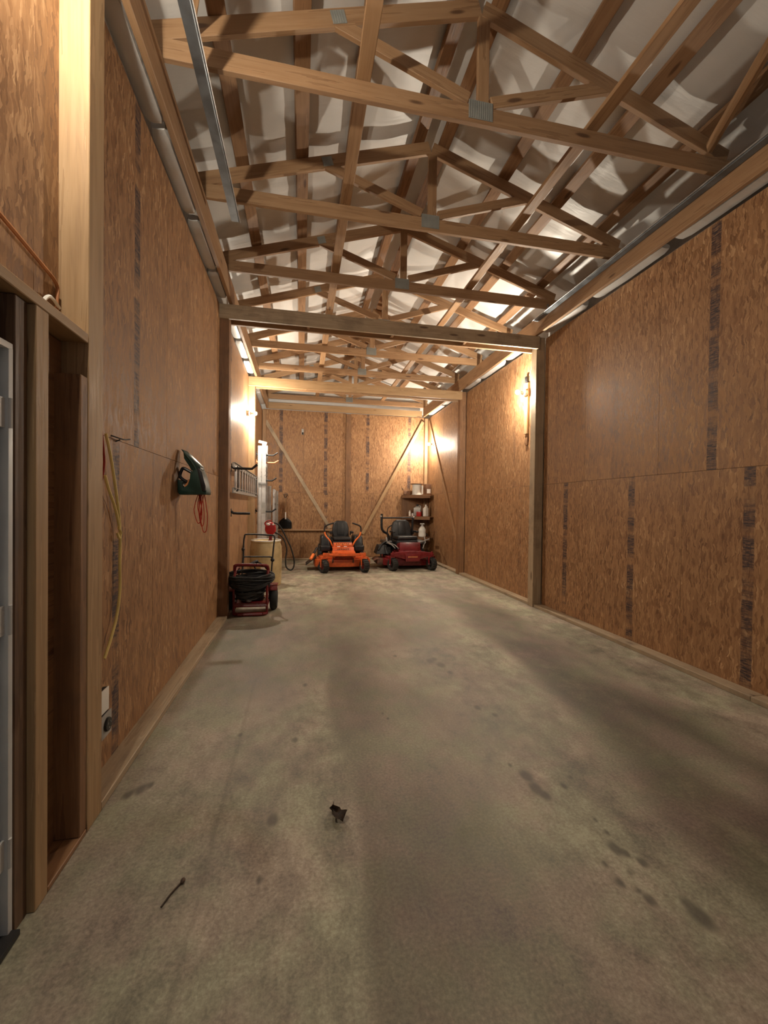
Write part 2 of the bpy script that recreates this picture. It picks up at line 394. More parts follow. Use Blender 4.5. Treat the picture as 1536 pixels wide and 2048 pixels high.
def run(parent, face, axis, sgn, lo, hi, z0, z1, stripes, weak=()):
    """sheets 1.22 m wide whose stripes lie at the given places, cut at lo and hi"""
    edges = sorted({lo, hi, *[round(s+.61, 3) for s in stripes if lo+.02 < s+.61 < hi-.02], *[round(s-.61, 3) for s in stripes if lo+.02 < s-.61 < hi-.02]})
    ed = [edges[0]]
    for e in edges[1:]:
        if e-ed[-1] > .12 or e == hi: ed.append(e)
    for a, b in zip(ed, ed[1:]):
        st = [s for s in stripes if a-.05 < s < b+.05]
        sheet(parent, face, axis, a, b, z0, z1, st[0] if st else None, sgn=sgn, ink=.28 if st and st[0] in weak else 1.0)
ZB, ZT = .042, 4.09
# left: above the door, then three bays
run(wl, XL, 0, 1, -1.6, 2.09, 2.262, ZT, [-.7, .52, 1.3])
for lo, hi, up, dn in ((2.222, 5.698, [2.97, 4.19, 5.41], [2.67, 3.89, 5.11]), (5.842, 8.748, [6.63, 7.85], [6.33, 7.55]), (8.892, 11.69, [9.07, 10.29, 11.5], [9.9, 11.1])):
    run(wl, XL, 0, 1, lo, hi, ZS, ZT, up, up[1:]); run(wl, XL, 0, 1, lo, hi, ZB, ZS, dn, dn[1:])
for lo, hi, up, dn in ((-1.6, 2.1, [-.6, .63, 1.85], [.3, 1.52]), (2.1, 5.698, [3.07, 4.25, 5.38], [2.74, 3.98, 5.15]), (5.842, 8.748, [6.6, 7.82], [6.37, 7.59, 8.6]), (8.892, 11.69, [9.04, 10.26, 11.48], [9.5, 10.72])):
    run(wr, XR, 0, -1, lo, hi, ZS, ZT, up, up[1:] if lo == 2.1 else up); run(wr, XR, 0, -1, lo, hi, ZB, ZS, dn, () if lo == 2.1 else dn)
run(wb, YB, 1, -1, XL, 1.222, ZS, 4.13, [-.56, .66]); run(wb, YB, 1, -1, 1.368, XR, ZS, 4.13, [1.85, 3.08])
run(wb, YB, 1, -1, XL, 1.222, ZB, ZS, [-.62, .68], [-.62]); run(wb, YB, 1, -1, 1.368, XR, ZB, ZS, [2.0, 3.2], [2.0, 3.2])
# insulation bulging over the sheet tops under the carriers
def batts(parent, x0, x1, spans):
    for a, b in spans:
        m = MB(); n = 14; vs = []; fs = []
        for i in range(n+1):
            y = a+(b-a)*i/n; k = .03*noise.noise((x0*3, y*3.3, 1))
            for q in range(8):
                an = 2*PI*q/8; e = 1 if 0 < i < n else .72
                vs.append(((x0+x1)/2+(x1-x0)/2*math.copysign(abs(math.cos(an))**.5, math.cos(an))*e, y, 4.17+k*.6+(.05+k)*math.copysign(abs(math.sin(an))**.6, math.sin(an))*e))
        for i in range(n):
            for q in range(8): fs.append((i*8+q, i*8+(q+1) % 8, (i+1)*8+(q+1) % 8, (i+1)*8+q))
        fs += [tuple(range(8)), tuple(range(n*8, n*8+8))]
        m._add(vs, fs); m.build('insulation_batt', 'insulation_vinyl', parent, mw=Matrix.Identity(4))
batts(wl, -1.08, -.95, [(2.4, 3.15), (3.2, 4.05), (4.15, 4.95), (5.0, 5.6), (5.95, 6.9), (7.0, 7.8), (7.95, 8.65), (9.0, 10.0), (10.1, 11.2)])
batts(wr, 3.50, 3.64, [(2.3, 3.4), (3.55, 4.55), (4.75, 5.6), (5.95, 6.8), (6.95, 7.9), (8.0, 8.65), (9.0, 10.1), (10.2, 11.3)])
# ------------------------------------------------------------------ setting: ceiling (vinyl-faced insulation) and its purlins
def build_ceiling():
    px = [-.57, -.02, .47, 1.15, 1.41, 2.09, 2.72, 3.3]
    vs = []; fs = []; nx, ny = 96, 250
    for j in range(ny+1):
        y = -1.6+13.42*j/ny
        for i in range(nx+1):
            x = -1.15+4.86*i/nx
            d = min(abs(x-p) for p in px)
            sag = .022*min(1, d/.28)
            wv = .012*noise.noise((x*1.1, y*3.2, 2))+.010*noise.noise((x*3.1, y*7.0, 5))*min(1, d/.1)
            lap = math.exp(-((y % 1.83-.9)/.05)**2)*.015
            z = ztop(x)+.048+.04-(sag+abs(wv)+lap)*min(1, d/.06)*.8
            vs.append((x, y, z))
    for j in range(ny):
        for i in range(nx):
            a = j*(nx+1)+i; fs.append((a, a+nx+1, a+nx+2, a+1))
    me = bpy.data.meshes.new('ceiling'); me.from_pydata(vs, [], fs); me.materials.append(M['insulation_vinyl'])
    me.polygons.foreach_set('use_smooth', [True]*len(me.polygons))
    o = bpy.data.objects.new('ceiling', me); link(o); o['kind'] = 'structure'
    for p in px:
        s = -.31 if p > XC else .31
        up = Vector((-s, 0, 1)).normalized()
        c = Vector((p, 0, ztop(p)))+up*.0225
        board('purlin', (c.x, -1.5, c.z), (c.x, 11.78, c.z), .12, .044, (up.z, 0, -up.x), 'pine_dark' if abs(p-XC) < .2 else 'pine_purlin', o)
build_ceiling()
# ------------------------------------------------------------------ baseboards
def base(name, x0, x1, y0, y1, mat='pine_grey'):
    o = board(name, ((x0+x1)/2, y0, .021), ((x0+x1)/2, y1, .021), x1-x0, .042, (1, 0, 0), mat); o['kind'] = 'structure'; return o
for i, (a, b) in enumerate(((2.222, 5.698), (5.842, 8.748), (8.892, 11.55))):
    base('baseboard_left', -1.075, -.94, a, b)
for i, (a, b) in enumerate(((-1.5, 2.6), (2.602, 5.698), (5.842, 8.748), (8.892, 11.55))):
    base('baseboard_right', 3.49, 3.64, a, b)
o = board('baseboard_back', (-1.05, 11.625, .021), (3.6, 11.625, .021), .13, .042, (0, 1, 0), 'pine_grey'); o['kind'] = 'structure'
# ------------------------------------------------------------------ posts
def post(x0, y0, z1, mat, label, w=.14):
    return topboard('wall_post', (x0+w/2, y0+.07, 0), (x0+w/2, y0+.07, z1), w, .14, (1, 0, 0), mat, label, 'post')
post(-1.08, 2.082, 4.098, 'pine_yellow', 'big square wall post on the left, right of the white door, nearest the camera')
post(-1.08, 5.70, 4.098, 'pine_dark', 'dark wall post on the left behind the red pressure washer, with black hooks on it')
post(-1.08, 8.75, 4.098, 'pine_yellow', 'brightly lit wall post on the left, directly under the left bare bulb')
post(3.47, 5.70, 4.098, 'pine_grey', 'thick wall post halfway along the right wall, beside the bare bulb on a plank')
post(3.47, 8.75, 4.098, 'pine_dark', 'far wall post on the right wall at the foot of the leaning wall brace')
topboard('wall_post', (1.295, 11.72, .043), (1.295, 11.72, 4.11), .14, .10, (1, 0, 0), 'pine_dark', 'vertical post in the middle of the back wall, above the orange mower', 'post')
topboard('wall_post', (3.56, 11.63, .043), (3.56, 11.63, 4.09), .09, .10, (1, 0, 0), 'pine', 'narrow corner post at the right end of the back wall behind the shelves', 'post')
topboard('wall_post', (-1.0, 11.63, .043), (-1.0, 11.63, 4.09), .09, .10, (1, 0, 0), 'pine', 'narrow corner post at the left end of the back wall', 'post')
# ------------------------------------------------------------------ carriers, headers
for x, yy, lab in ((-.918, (-1.5, 11.5), 'long carrier beam under the truss ends along the left wall'), (3.448, (-1.5, 11.5), 'long carrier beam under the truss ends along the right wall')):
    topboard('carrier_beam', (x, yy[0], 4.23), (x, yy[1], 4.23), .255, .042, (0, 0, 1), 'pine', lab, 'beam')
for y, lab, mt in ((5.70, 'nearer doubled header beam crossing the room between two wall posts', 'pine_grey'), (8.75, 'farther doubled header beam crossing the room above the two mowers', 'pine_yellow')):
    t = empty('header_beam', (XC-.08, y, 3.91), 0, lab, 'beam', 'cross header beams')
    board('header_board', (-1.075, y-.021, 4.003), (3.5, y-.021, 4.003), .184, .040, (0, 0, 1), mt, t)
    board('header_board', (-1.075, y+.161, 4.003), (3.5, y+.161, 4.003), .184, .040, (0, 0, 1), 'pine', t)
    for x in (.07, 1.25, 2.35): board('spacer_block', (x, y+.07, 3.935), (x, y+.07, 4.07), .14, .038, (0, 1, 0), 'pine', t)
topboard('back_beam', (-.9, 11.6, 4.21), (3.42, 11.6, 4.21), .17, .04, (0, 0, 1), 'pine_yellow', 'pale plank along the top of the back wall under the last truss', 'beam')
# ------------------------------------------------------------------ trusses
ORD = ['overhead truss just behind the camera position', 'overhead truss right above the camera position', 'nearest roof truss in view, with a big grey plate at its middle', 'second roof truss from the camera, above the end of the steel track',
       'third roof truss from the camera, just in front of the first header beam', 'fourth roof truss, partly hidden behind the first header beam', 'fifth roof truss, just beyond the first header beam', 'sixth roof truss, just in front of the farther header beam',
       'seventh roof truss, mostly hidden behind the farther header beam', 'last roof truss, close to the back wall']
def plate(t, x, y, z, w, h, rot=0.0):
    m = MB(); m.box((0, 0, 0), (w, .003, h))
    n = int(w/.017)
    for i in range(n): m.box((-w/2+.008+.017*i, -.0025, 0), (.006, .004, h*.92))
    m.build('gusset_plate', 'plate_steel', t, mw=Matrix.Translation((x, y-.0215, z)) @ Matrix.Rotation(rot, 4, 'Y'), smooth=False, label='grey steel connector plate')
for y, lab in zip(TY, ORD):
    if y < 2: continue
    t = empty('roof_truss', (XC, y, 4.36), 0, lab, 'truss', 'roof trusses')
    board('bottom_chord', (-1.0, y, 4.426), (3.56, y, 4.426), .130, .038, (0, 0, 1), 'pine', t)
    for s in (-1, 1):
        ex = XC+s*2.27; sl = Vector((s, 0, -.31)).normalized(); nrm = Vector((s*.31, 0, 1)).normalized()
        a = Vector((XC+s*.004, y, 5.28))-nrm*.062; b = Vector((ex, y, ztop(ex)))-nrm*.062
        board('top_chord', a+sl*.03, b, .124, .038, nrm, 'pine', t)
        board('diagonal_web', (XC+s*.09, y, 4.535), (XC+s*1.10, y, 4.868), .089, .036, (-s*.33, 0, 1), 'pine', t)
    board('king_post', (XC+.02, y, 4.492), (XC+.02, y, 5.15), .089, .036, (1, 0, 0), 'pine', t)
    plate(t, XC, y, 4.455, .19, .135); plate(t, XC-1.06, y, 4.885, .10, .09, -.3)
for x, lab in ((.40, 'long flat runner board lying on the trusses, left of the middle'), (2.22, 'long flat runner board lying on the trusses, right of the middle')):
    topboard('runner_board', (x, .9, 4.511), (x, 11.6, 4.511), .10, .038, (1, 0, 0), 'pine', lab, 'board')
topboard('diagonal_brace', (3.30, 2.88, 4.52), (2.3, .5, 4.84), .089, .036, (0, .3, 1), 'pine', 'sloping roof brace at top right running from the truss end towards the camera', 'brace')
topboard('diagonal_brace', (-.72, 2.88, 4.55), (.25, .5, 4.84), .089, .036, (0, .3, 1), 'pine', 'sloping roof brace at top left beside the steel track', 'brace')
# overhead door tracks
def track(x, z, y0, y1, lab, flip=1):
    t = empty('door_track', (x, y0, z), 0, lab, 'track')
    m = MB(); pr = [(-.035, .022), (-.035, -.022), (.03, -.022), (.035, -.017), (.035, .0), (.031, .0), (.031, -.016), (-.031, -.018), (-.031, .022)]
    pr = [(a*flip, b) for a, b in pr]
    m.prism(pr, y1-y0, Matrix.Translation((0, y1-y0, 0)) @ Matrix.Rotation(PI/2, 4, 'X')); m.build('track_channel', 'track_steel', t)
    for k in (0.35, .95): m = MB(); m.box((-.02*flip, (y1-y0)*k, .055), (.004, .03, .105)); m.build('hanger', 'galvanised', t, smooth=False)
    m = MB(); m.tube([(.040*flip, 0, -.006), (.040*flip, y1-y0+.03, -.006)], .006, 6); m.build('track_lip', 'steel', t, label='bright rolled edge')
track(-.65, 4.25, .2, 4.22, 'grey steel door track hanging below the trusses at upper left')
track(3.385, 4.30, .2, 5.6, 'grey steel door track along the carrier at upper right', -1)
# ------------------------------------------------------------------ door corner on the left
def st(o): o['kind'] = 'structure'; return o
st(board('trim_1', (-1.01, -1.5, 2.235), (-1.01, 2.08, 2.235), .14, .042, (1, 0, 0), 'pine_yellow'))      # ledge over the door
st(board('trim_2', (-1.0, 1.747, .0), (-1.0, 1.747, 2.212), .12, .078, (1, 0, 0), 'pine_yellow'))       # stud beside the jamb
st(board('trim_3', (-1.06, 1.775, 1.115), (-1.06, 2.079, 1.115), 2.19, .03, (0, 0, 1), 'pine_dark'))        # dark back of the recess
st(board('trim_4', (-.998, 2.052, .025), (-.998, 2.052, 2.06), .11, .056, (1, 0, 0), 'pine_dark'))      # jack stud
st(board('trim_5', (-1.0, 1.787, .012), (-1.0, 2.079, .012), .12, .022, (1, 0, 0), 'pine_dark'))         # sill board
st(board('trim_6', (-1.03, .55, 2.125), (-1.03, 1.637, 2.125), .17, .04, (0, 0, 1), 'pine_dark'))           # head board above the door
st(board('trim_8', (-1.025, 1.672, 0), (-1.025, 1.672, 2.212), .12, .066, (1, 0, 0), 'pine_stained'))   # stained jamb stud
d1 = empty('door_1', (-1.008, 1.148, 0), 0, kind='structure')
MB().box((0, -.02, 1.015), (.044, .90, 1.99)).build('door_leaf', 'white_paint', d1, bevel=.004)
m = MB(); m.box((.006, .475, 1.01), (.07, .022, 2.02)); m.box((.006, -.02, 2.026), (.07, 1.01, .022)); m.box((.006, -.515, 1.01), (.07, .022, 2.02)); m.build('door_frame', 'white_paint', d1, bevel=.002)
m = MB(); m.box((.027, -.02, .10), (.01, .82, .02)); m.build('door_sweep', 'grey_metal', d1)
for z in (1.80, 1.10, .30):
    h = MB(); h.box((.026, .447, z), (.008, .045, .10)); h.tube([(.042, .470, z-.05), (.042, .470, z+.05)], .007, 8); h.build('hinge', 'porcelain', d1, label='white painted hinge')
MB().box((-1.0, 1.12, .012), (.12, 1.02, .02)).build('trim_7', 'black_metal', bevel=.003)['kind'] = 'structure'
# ------------------------------------------------------------------ lamps
def lamp(key, x, y, z, sgn, label, base_mat='porcelain'):
    t = empty('lamp_holder', (x, y, z), 0, label, 'light', 'bare bulb lampholders')
    rot = Matrix.Translation((x, y, z)) @ Matrix.Rotation(sgn*PI/2, 4, 'Y')
    MB().lathe([(0, 0), (.05, 0), (.05, .04), (0, .04)], 8, rot).build('round_box', 'grey_metal', t, mw=Matrix.Identity(4))
    rot = rot @ Matrix.Translation((0, 0, .04))
    MB().lathe([(0, 0), (.056, 0), (.056, .012), (.045, .02), (.03, .028), (.026, .052), (0, .052)], 20, rot).build('lamp_base', base_mat, t, mw=Matrix.Identity(4))
    MB().lathe([(.014, .052), (.015, .066), (.022, .080), (.031, .100), (.0335, .108), (.030, .108)], 18, rot).build('bulb_collar', 'white_plastic', t, mw=Matrix.Identity(4))
    MB().lathe([(.0325, .108), (.034, .116), (.033, .128), (.027, .142), (.015, .152), (0, .155)], 16, rot).build('bulb', bulb_mat(key, BULB[key]), t, mw=Matrix.Identity(4), label='glowing white bulb')
lamp('left_far', XL, 8.42, 3.29, 1, 'bare lit bulb on the left wall, right before the lit post')
tag(board('lamp_plank', (3.60, 6.18, 2.72), (3.60, 6.18, 3.55), .10, .036, (0, 1, 0), 'pine_yellow'), 'short vertical plank carrying the bulb on the right wall', 'plank')
lamp('right_mid', 3.582, 6.16, 3.385, -1, 'bare lit bulb on a plank on the right wall beside the post')
lamp('right_far', XR, 11.02, 3.26, -1, 'farthest lit bulb on the right wall, near the back corner')
lamp('left_near', XL, 1.40, 3.75, 1, 'bare lit bulb high above the white door, at the top left edge')
m = MB(); m.box((0, 0, 0), (.05, .06, .09)); tag(m.build('junction_box', 'black_plastic', mw=Matrix.Translation((3.595, 6.18, 3.61)), bevel=.004), 'dark junction box on top of the plank above the right bulb', 'electrical box')
m = MB(); m.tube([(3.612, 6.13, 3.66), (3.613, 6.05, 3.85), (3.612, 6.08, 4.08)], .007, 6, sm=5); tag(m.build('lamp_cable', 'yellow_cord'), 'pale cable rising from the junction box to the carrier', 'cable')
m = MB(); m.box((0, 0, 0), (.022, .07, .16)); tag(m.build('wall_bracket', 'pine_dark', mw=Matrix.Translation((3.609, 6.18, 2.62)), bevel=.003), 'dark wooden block under the lamp plank', 'block')
# ------------------------------------------------------------------ left wall: small things
R90X = Matrix.Rotation(PI/2, 4, 'X'); R90Y = Matrix.Rotation(PI/2, 4, 'Y')
def solo(m, name, mat, label, cat, group=None, bevel=0.0, mw=None, **k):
    return tag(m.build(name, mat, bevel=bevel, mw=mw, **k), label, cat, group)
# outlets
t = empty('wall_box', (XL, 2.475, .43), 0, 'blank white cover plate on the left wall, above the black socket', 'electrical box')
MB().box((.012, 0, 0), (.022, .085, .12)).build('box', 'black_metal', t); MB().box((.026, .0, 0), (.006, .09, .125)).build('cover_plate', 'white_plastic', t, bevel=.001)
t = empty('power_outlet', (XL, 2.475, .30), 0, 'heavy outlet with a round black socket low on the left wall', 'outlet')
MB().box((.016, 0, 0), (.030, .10, .115)).build('box', 'black_metal', t); MB().box((.034, 0, 0), (.006, .115, .125)).build('cover_plate', 'grey_metal', t, bevel=.001)
m = MB(); m.lathe([(0, .012), (.034, .012), (.037, .008), (.037, 0), (0, 0)], 22, Matrix.Translation((.037, .002, 0)) @ R90Y)
sk = m.build('socket', 'receptacle_black', t)
m = MB()
for a in (.5, 2.6, 4.7): m.box((.0502, .002+.017*math.cos(a), .017*math.sin(a)), (.0015, .004, .012), rx=a)
m.build('slot', 'grey_metal', sk, smooth=False)
# door side wires
m = MB(); m.tube([(-1.04, .9, 2.62), (-1.045, 1.2, 2.57), (-1.043, 1.6, 2.52), (-1.045, 1.9, 2.475), (-1.05, 2.045, 2.45), (-1.05, 2.05, 2.38), (-1.05, 2.05, 2.27)], .008, 6, sm=4)
solo(m, 'wall_cable', 'brown_cable', 'orange-brown cable sagging across the sheet above the white door', 'cable')
m = MB(); m.tube([(-1.035, 1.90, 2.265), (-1.03, 1.93, 2.33), (-1.035, 1.98, 2.36), (-1.045, 2.06, 2.35)], .007, 6, sm=5)
solo(m, 'cable_stub', 'white_plastic', 'short white cable end curling up from the ledge over the door', 'cable')
# hanging cords by the nail
nail = MB(); nail.tube([(XL, 2.60, 1.885), (XL+.04, 2.66, 1.873), (XL+.05, 2.73, 1.885)], .004, 6, sm=3); nail.tube([(XL, 2.66, 1.86), (XL+.02, 2.67, 1.872)], .004, 5)
solo(nail, 'wall_nail', 'black_metal', 'bent nail in the left wall beside the yellow strap', 'nail')
m = MB(); m.tube([(-1.047, 2.475, 1.875), (-1.045, 2.53, 1.75), (-1.047, 2.59, 1.60), (-1.047, 2.635, 1.45), (-1.046, 2.655, 1.32), (-1.047, 2.655, 1.15), (-1.046, 2.655, 1.0), (-1.047, 2.62, .86), (-1.048, 2.55, .75), (-1.05, 2.475, .66)], .0085, 6, sm=5, flat=.55)
m.tube([(-1.047, 2.465, 1.65), (-1.045, 2.51, 1.57), (-1.046, 2.57, 1.50), (-1.047, 2.62, 1.42), (-1.047, 2.645, 1.36)], .008, 6, sm=5, flat=.6)
m.tube([(-1.045, 2.63, 1.36), (-1.043, 2.66, 1.33), (-1.045, 2.64, 1.30), (-1.05, 2.63, 1.33)], .007, 6, sm=4)
solo(m, 'yellow_strap', 'yellow_cord', 'long pale yellow strap hanging on the left wall', 'strap', mw=Matrix.Translation((.014, 0, 0)))
m = MB(); m.tube([(-1.045, 2.40, 2.1), (-1.045, 2.44, 1.95), (-1.046, 2.475, 1.80), (-1.047, 2.49, 1.72), (-1.047, 2.47, 1.64), (-1.05, 2.45, 1.60), (-1.05, 2.44, 1.52), (-1.05, 2.445, 1.42)], .006, 6, sm=5)
solo(m, 'red_wire', 'red_cord', 'thin dark red wire hanging behind the yellow strap', 'wire')
# green hand blower hung on the wall
def wallM(y, z, x=XL): return Matrix(((0, 0, 1, x), (1, 0, 0, y), (0, 1, 0, z), (0, 0, 0, 1)))   # local xy -> wall y,z ; local z -> out of the wall
t = empty('hand_blower', (XL, 4.0, 1.6), 0, 'green hand blower hanging on the left wall with its red cord', 'tool')
BW = Matrix.Translation((XL+.02, 3.98, 1.585)) @ Matrix.Rotation(-.12, 4, 'Z') @ R90X      # flat side towards the door: local x off the wall, y up
G = lambda pts: [((a-230)/1024*.435, (1130-b)/1024*.455) for a, b in pts]
MB().prism(G([(215, 830), (225, 1090), (260, 1135), (700, 1125), (790, 1130), (800, 1060), (720, 760), (650, 610), (560, 640), (470, 690), (460, 820), (420, 940), (330, 1000), (310, 930), (330, 880), (250, 850)]), .13, BW, -.02).build('body', 'green_plastic', t, bevel=.010, mw=Matrix.Identity(4))
MB().prism(G([(258, 232), (320, 255), (650, 560), (670, 620), (560, 680), (470, 650), (430, 570), (325, 420), (312, 300)]), .10, BW, -.01).build('nozzle', 'green_plastic', t, bevel=.010, mw=Matrix.Identity(4))
MB().prism(G([(615, 605), (670, 620), (720, 690), (795, 960), (785, 1060), (720, 1040)]), .02, BW, .108).build('air_intake', 'black_plastic', t, bevel=.004, mw=Matrix.Identity(4))
m = MB(); m.tube([BW @ Vector((a, b, .05)) for a, b in G([(470, 700), (380, 650), (285, 605), (250, 640), (215, 740), (240, 800), (330, 860), (390, 880)])], .014, 8, sm=4); m.build('handle', 'black_plastic', t, mw=Matrix.Identity(4))
m = MB(); m.tube([BW @ Vector((a, b, .075)) for a, b in G([(430, 830), (410, 900), (350, 975)])], [.013, .013, .016], 8, sm=3); m.build('trigger', 'rust_orange', t, mw=Matrix.Identity(4), label='orange trigger')
m = MB(); m.tube([BW @ Vector((a, b, .104)) for a, b in G([(340, 300), (570, 600), (710, 1050)])], .006, 6, sm=3); m.build('seam_ridge', 'porcelain_green', t, mw=Matrix.Identity(4))
m = MB()
for a, zt, zb, w2 in ((600, 1130, 1560, .022), (640, 1130, 1760, .030), (615, 1130, 1640, .016), (690, 1130, 1880, .040), (570, 1130, 1700, .045)):
    (xa, za), (xb, zz) = G([(a, zt), (a, zb)])
    m.tube([BW @ Vector(q) for q in ((xa, za, .04), (xa-w2*.8, (za+zz)/2, .03), (xa-w2*.4, zz+.03, .02), (xa, zz, .02), (xa+w2*.5, zz+.03, .02), (xa+w2*.7, (za+zz)/2, .03), (xa+.01, za, .05))], .004, 6, sm=4)
m.build('power_cord', 'red_cord', t, mw=Matrix.Identity(4), label='looped red cord')
# ------------------------------------------------------------------ ladders and hooks on the left wall
def hook(y, z, L, lab, mat='black_metal', up=.06):
    t = empty('wall_hook', (PL, y, z), 0, lab, 'hook')
    m = MB(); m.box((.004, 0, .01), (.008, .035, .11)); m.build('hook_plate', mat, t, bevel=.002)
    m = MB(); m.tube([(.004, 0, .03), (.03, 0, .004), (L*.35, 0, 0), (L*.8, 0, 0), (L, 0, up)], .017, 8, sm=0); m.build('hook_arm', mat, t)
hook(5.93, 2.0, .34, 'black ladder hook at the top of the dark left post')
hook(5.93, 1.385, .25, 'lower black hook below the hanging ladder', up=.0)
hook(8.98, 2.02, .42, 'black hook behind the leaning ladder, level with the ladder top')
hook(8.98, 1.37, .42, 'black hook low behind the leaning ladder, above the barrel')
hook(9.05, 2.56, .44, 'black hook high on the left wall behind the leaning ladder top')
hook(9.05, 2.40, .46, 'orange hook high on the left wall beside the leaning ladder', 'rust_orange', .05)
for y in (5.93, 8.98, 9.05):
    pass
t = empty('hanging_ladder', (-.90, 7.4, 1.68), 0, 'grey aluminium ladder hung sideways on the left wall between two posts', 'ladder')
for z, k in ((2.045, 0), (1.70, 1)):
    m = MB(); m.box((0, 0, 0), (.02, 2.95, .075)); m.box((.022, 0, .034), (.03, 2.95, .006)); m.box((.022, 0, -.034), (.03, 2.95, .006))
    m.build('rail', 'grey_metal', t, mw=Matrix.Translation((-.915, 7.39, z)))
m0 = None
for i in range(10):
    y = 6.02+i*.30
    if m0 is None: m0 = MB().box((0, 0, 0), (.03, .05, .33)).build('rung', 'aluminium', t, bevel=.004, mw=Matrix.Translation((-.895, y, 1.872)))
    else: link(m0.copy(), t, Matrix.Translation((-.895, y, 1.872)))
for i in range(2):
    MB().box((0, 0, 0), (.035, .04, .36)).build('end_cap', 'black_plastic', t, bevel=.003, mw=Matrix.Translation((-.905, 6.18+i*2.5, 1.872)))
# tall extension ladder standing against the post
t = empty('extension_ladder', (-.80, 9.15, 0), 0, 'tall white aluminium extension ladder standing upright behind the barrel', 'ladder')
for x, y0, z0, z1, nm in ((-.855, 8.95, .0, 2.74, 'fly_rail'), (-.77, 8.95, .0, 2.80, 'base_rail'), (-.855, 9.36, .0, 2.74, 'fly_rail'), (-.77, 9.36, .0, 2.80, 'base_rail')):
    m = MB(); h = z1-z0
    m.box((0, 0, 0), (.078, .006, h)); m.box((-.037, .014, 0), (.004, .03, h)); m.box((.037, .014, 0), (.004, .03, h))
    m.build('rail', 'aluminium', t, mw=Matrix.Translation((x, y0, (z0+z1)/2)))
m = MB(); m.box((0, 0, 0), (.17, .03, .055)); m.build('top_cap', 'white_plastic', t, bevel=.008, mw=Matrix.Translation((-.80, 8.955, 2.81)) @ Matrix.Rotation(.22, 4, 'Y'), label='white plastic end cap')
m = MB(); m.box((0, 0, 0), (.15, .03, .05)); m.build('bracket', 'steel', t, bevel=.006, mw=Matrix.Translation((-.80, 8.94, 1.95)))
m = MB(); m.box((0, 0, 0), (.09, .004, .22)); m.build('sticker', 'grey_metal', t, mw=Matrix.Translation((-.77, 8.945, 1.45)))
r0 = None
for x in (-.855, -.77):
    for i in range(9):
        z = .25+.30*i
        if r0 is None: r0 = MB().tube([(0, -.2, 0), (0, .2, 0)], .016, 8).build('rung', 'aluminium', t, mw=Matrix.Translation((x, 9.155, z)))
        else: link(r0.copy(), t, Matrix.Translation((x, 9.155, z)))
# folded step ladder
t = empty('step_ladder', (-.75, 10.6, 0), 0, 'grey folded step ladder leaning on the left wall behind the tall ladder', 'ladder')
MB().box((-.80, 10.35, .985), (.17, .03, 1.97)).build('side_rail', 'grey_metal', t, bevel=.004, mw=Matrix.Identity(4))
MB().box((-.80, 10.85, .985), (.10, .03, 1.97)).build('side_rail', 'grey_metal', t, bevel=.004, mw=Matrix.Identity(4))
for y in (10.38, 10.82): MB().box((-.66, y, .95), (.05, .025, 1.9)).build('rear_rail', 'aluminium', t, bevel=.003, mw=Matrix.Identity(4)); MB().box((-.59, y, .93), (.03, .025, 1.86)).build('rear_brace', 'grey_metal', t, bevel=.003, mw=Matrix.Identity(4))
for i in range(6): MB().box((-.80, 10.6, .30+.3*i), (.09, .47, .03)).build('step', 'aluminium', t, bevel=.003, mw=Matrix.Identity(4))
for i in range(3): MB().box((-.625, 10.6, .35+.6*i), (.1, .46, .02)).build('cross_bar', 'grey_metal', t, bevel=.003, mw=Matrix.Identity(4))
# ------------------------------------------------------------------ back wall
topboard('wall_brace', (-.97, 11.655, 3.80), (.80, 11.655, .875), .09, .036, (1, 0, .6), 'pine_grey', 'diagonal brace on the back wall running down from the upper left corner', 'brace')
topboard('wall_brace', (3.47, 11.655, 4.0), (1.72, 11.655, .72), .09, .036, (1, 0, -.6), 'pine_yellow', 'diagonal brace on the back wall running down from the upper right corner', 'brace')
topboard('wall_brace', (3.602, 11.44, 3.98), (3.602, 8.95, .42), .09, .034, (0, 1, -.6), 'pine', 'diagonal brace lying on the right wall near the back corner', 'brace')
topboard('wall_rail', (-.95, 11.65, .83), (1.0, 11.65, .83), .09, .038, (0, 1, 0), 'pine', 'horizontal rail along the back wall on which the shovel stands', 'rail')
t = empty('scoop_shovel', (-.42, 11.63, .87), 0, 'scoop shovel with D-handle standing on the back wall rail', 'shovel')
ol = [(-.17, 0), (.17, 0), (.165, .16), (.12, .26), (.05, .30), (-.05, .30), (-.12, .26), (-.165, .16)]
m = MB(); n = 9; vs = []; fs = []
for j in range(7):
    v = j/6; z = .3*v; wd = .17 if v < .55 else .17-.13*((v-.55)/.45)**1.6
    for i in range(n): u = -1+2*i/(n-1); vs.append((u*wd, -.02-.035*(1-u*u)*(.4+.6*v), z))
for j in range(6):
    for i in range(n-1): a = j*n+i; fs.append((a, a+1, a+n+1, a+n))
m._add(vs, fs); bmesh.ops.solidify(m.bm, geom=m.bm.faces[:], thickness=.004); m.build('blade', 'black_plastic', t)
m = MB(); m.tube([(0, -.05, .26), (0, -.035, .45)], [.022, .02], 8); m.build('socket', 'aluminium', t, label='bright metal socket')
m = MB(); m.tube([(0, -.035, .45), (0, -.02, .84)], .016, 8); m.build('shaft', 'pine', t)
m = MB(); m.tube([(0, -.02, .83), (-.05, -.02, .92), (-.05, -.02, .945), (.05, -.02, .945), (.05, -.02, .92), (0, -.02, .83)], .011, 6); m.build('handle', 'black_plastic', t)
m = MB(); m.tube([(-.66, 11.60, .86), (-.72, 11.64, 1.9)], .015, 8)
solo(m, 'tool_pole', 'pine_dark', 'dark wooden tool pole leaning beside the scoop shovel', 'pole')
t = empty('hose_bracket', (.02, 11.69, 3.55), 0, 'small dark bracket alone high on the back wall', 'bracket')
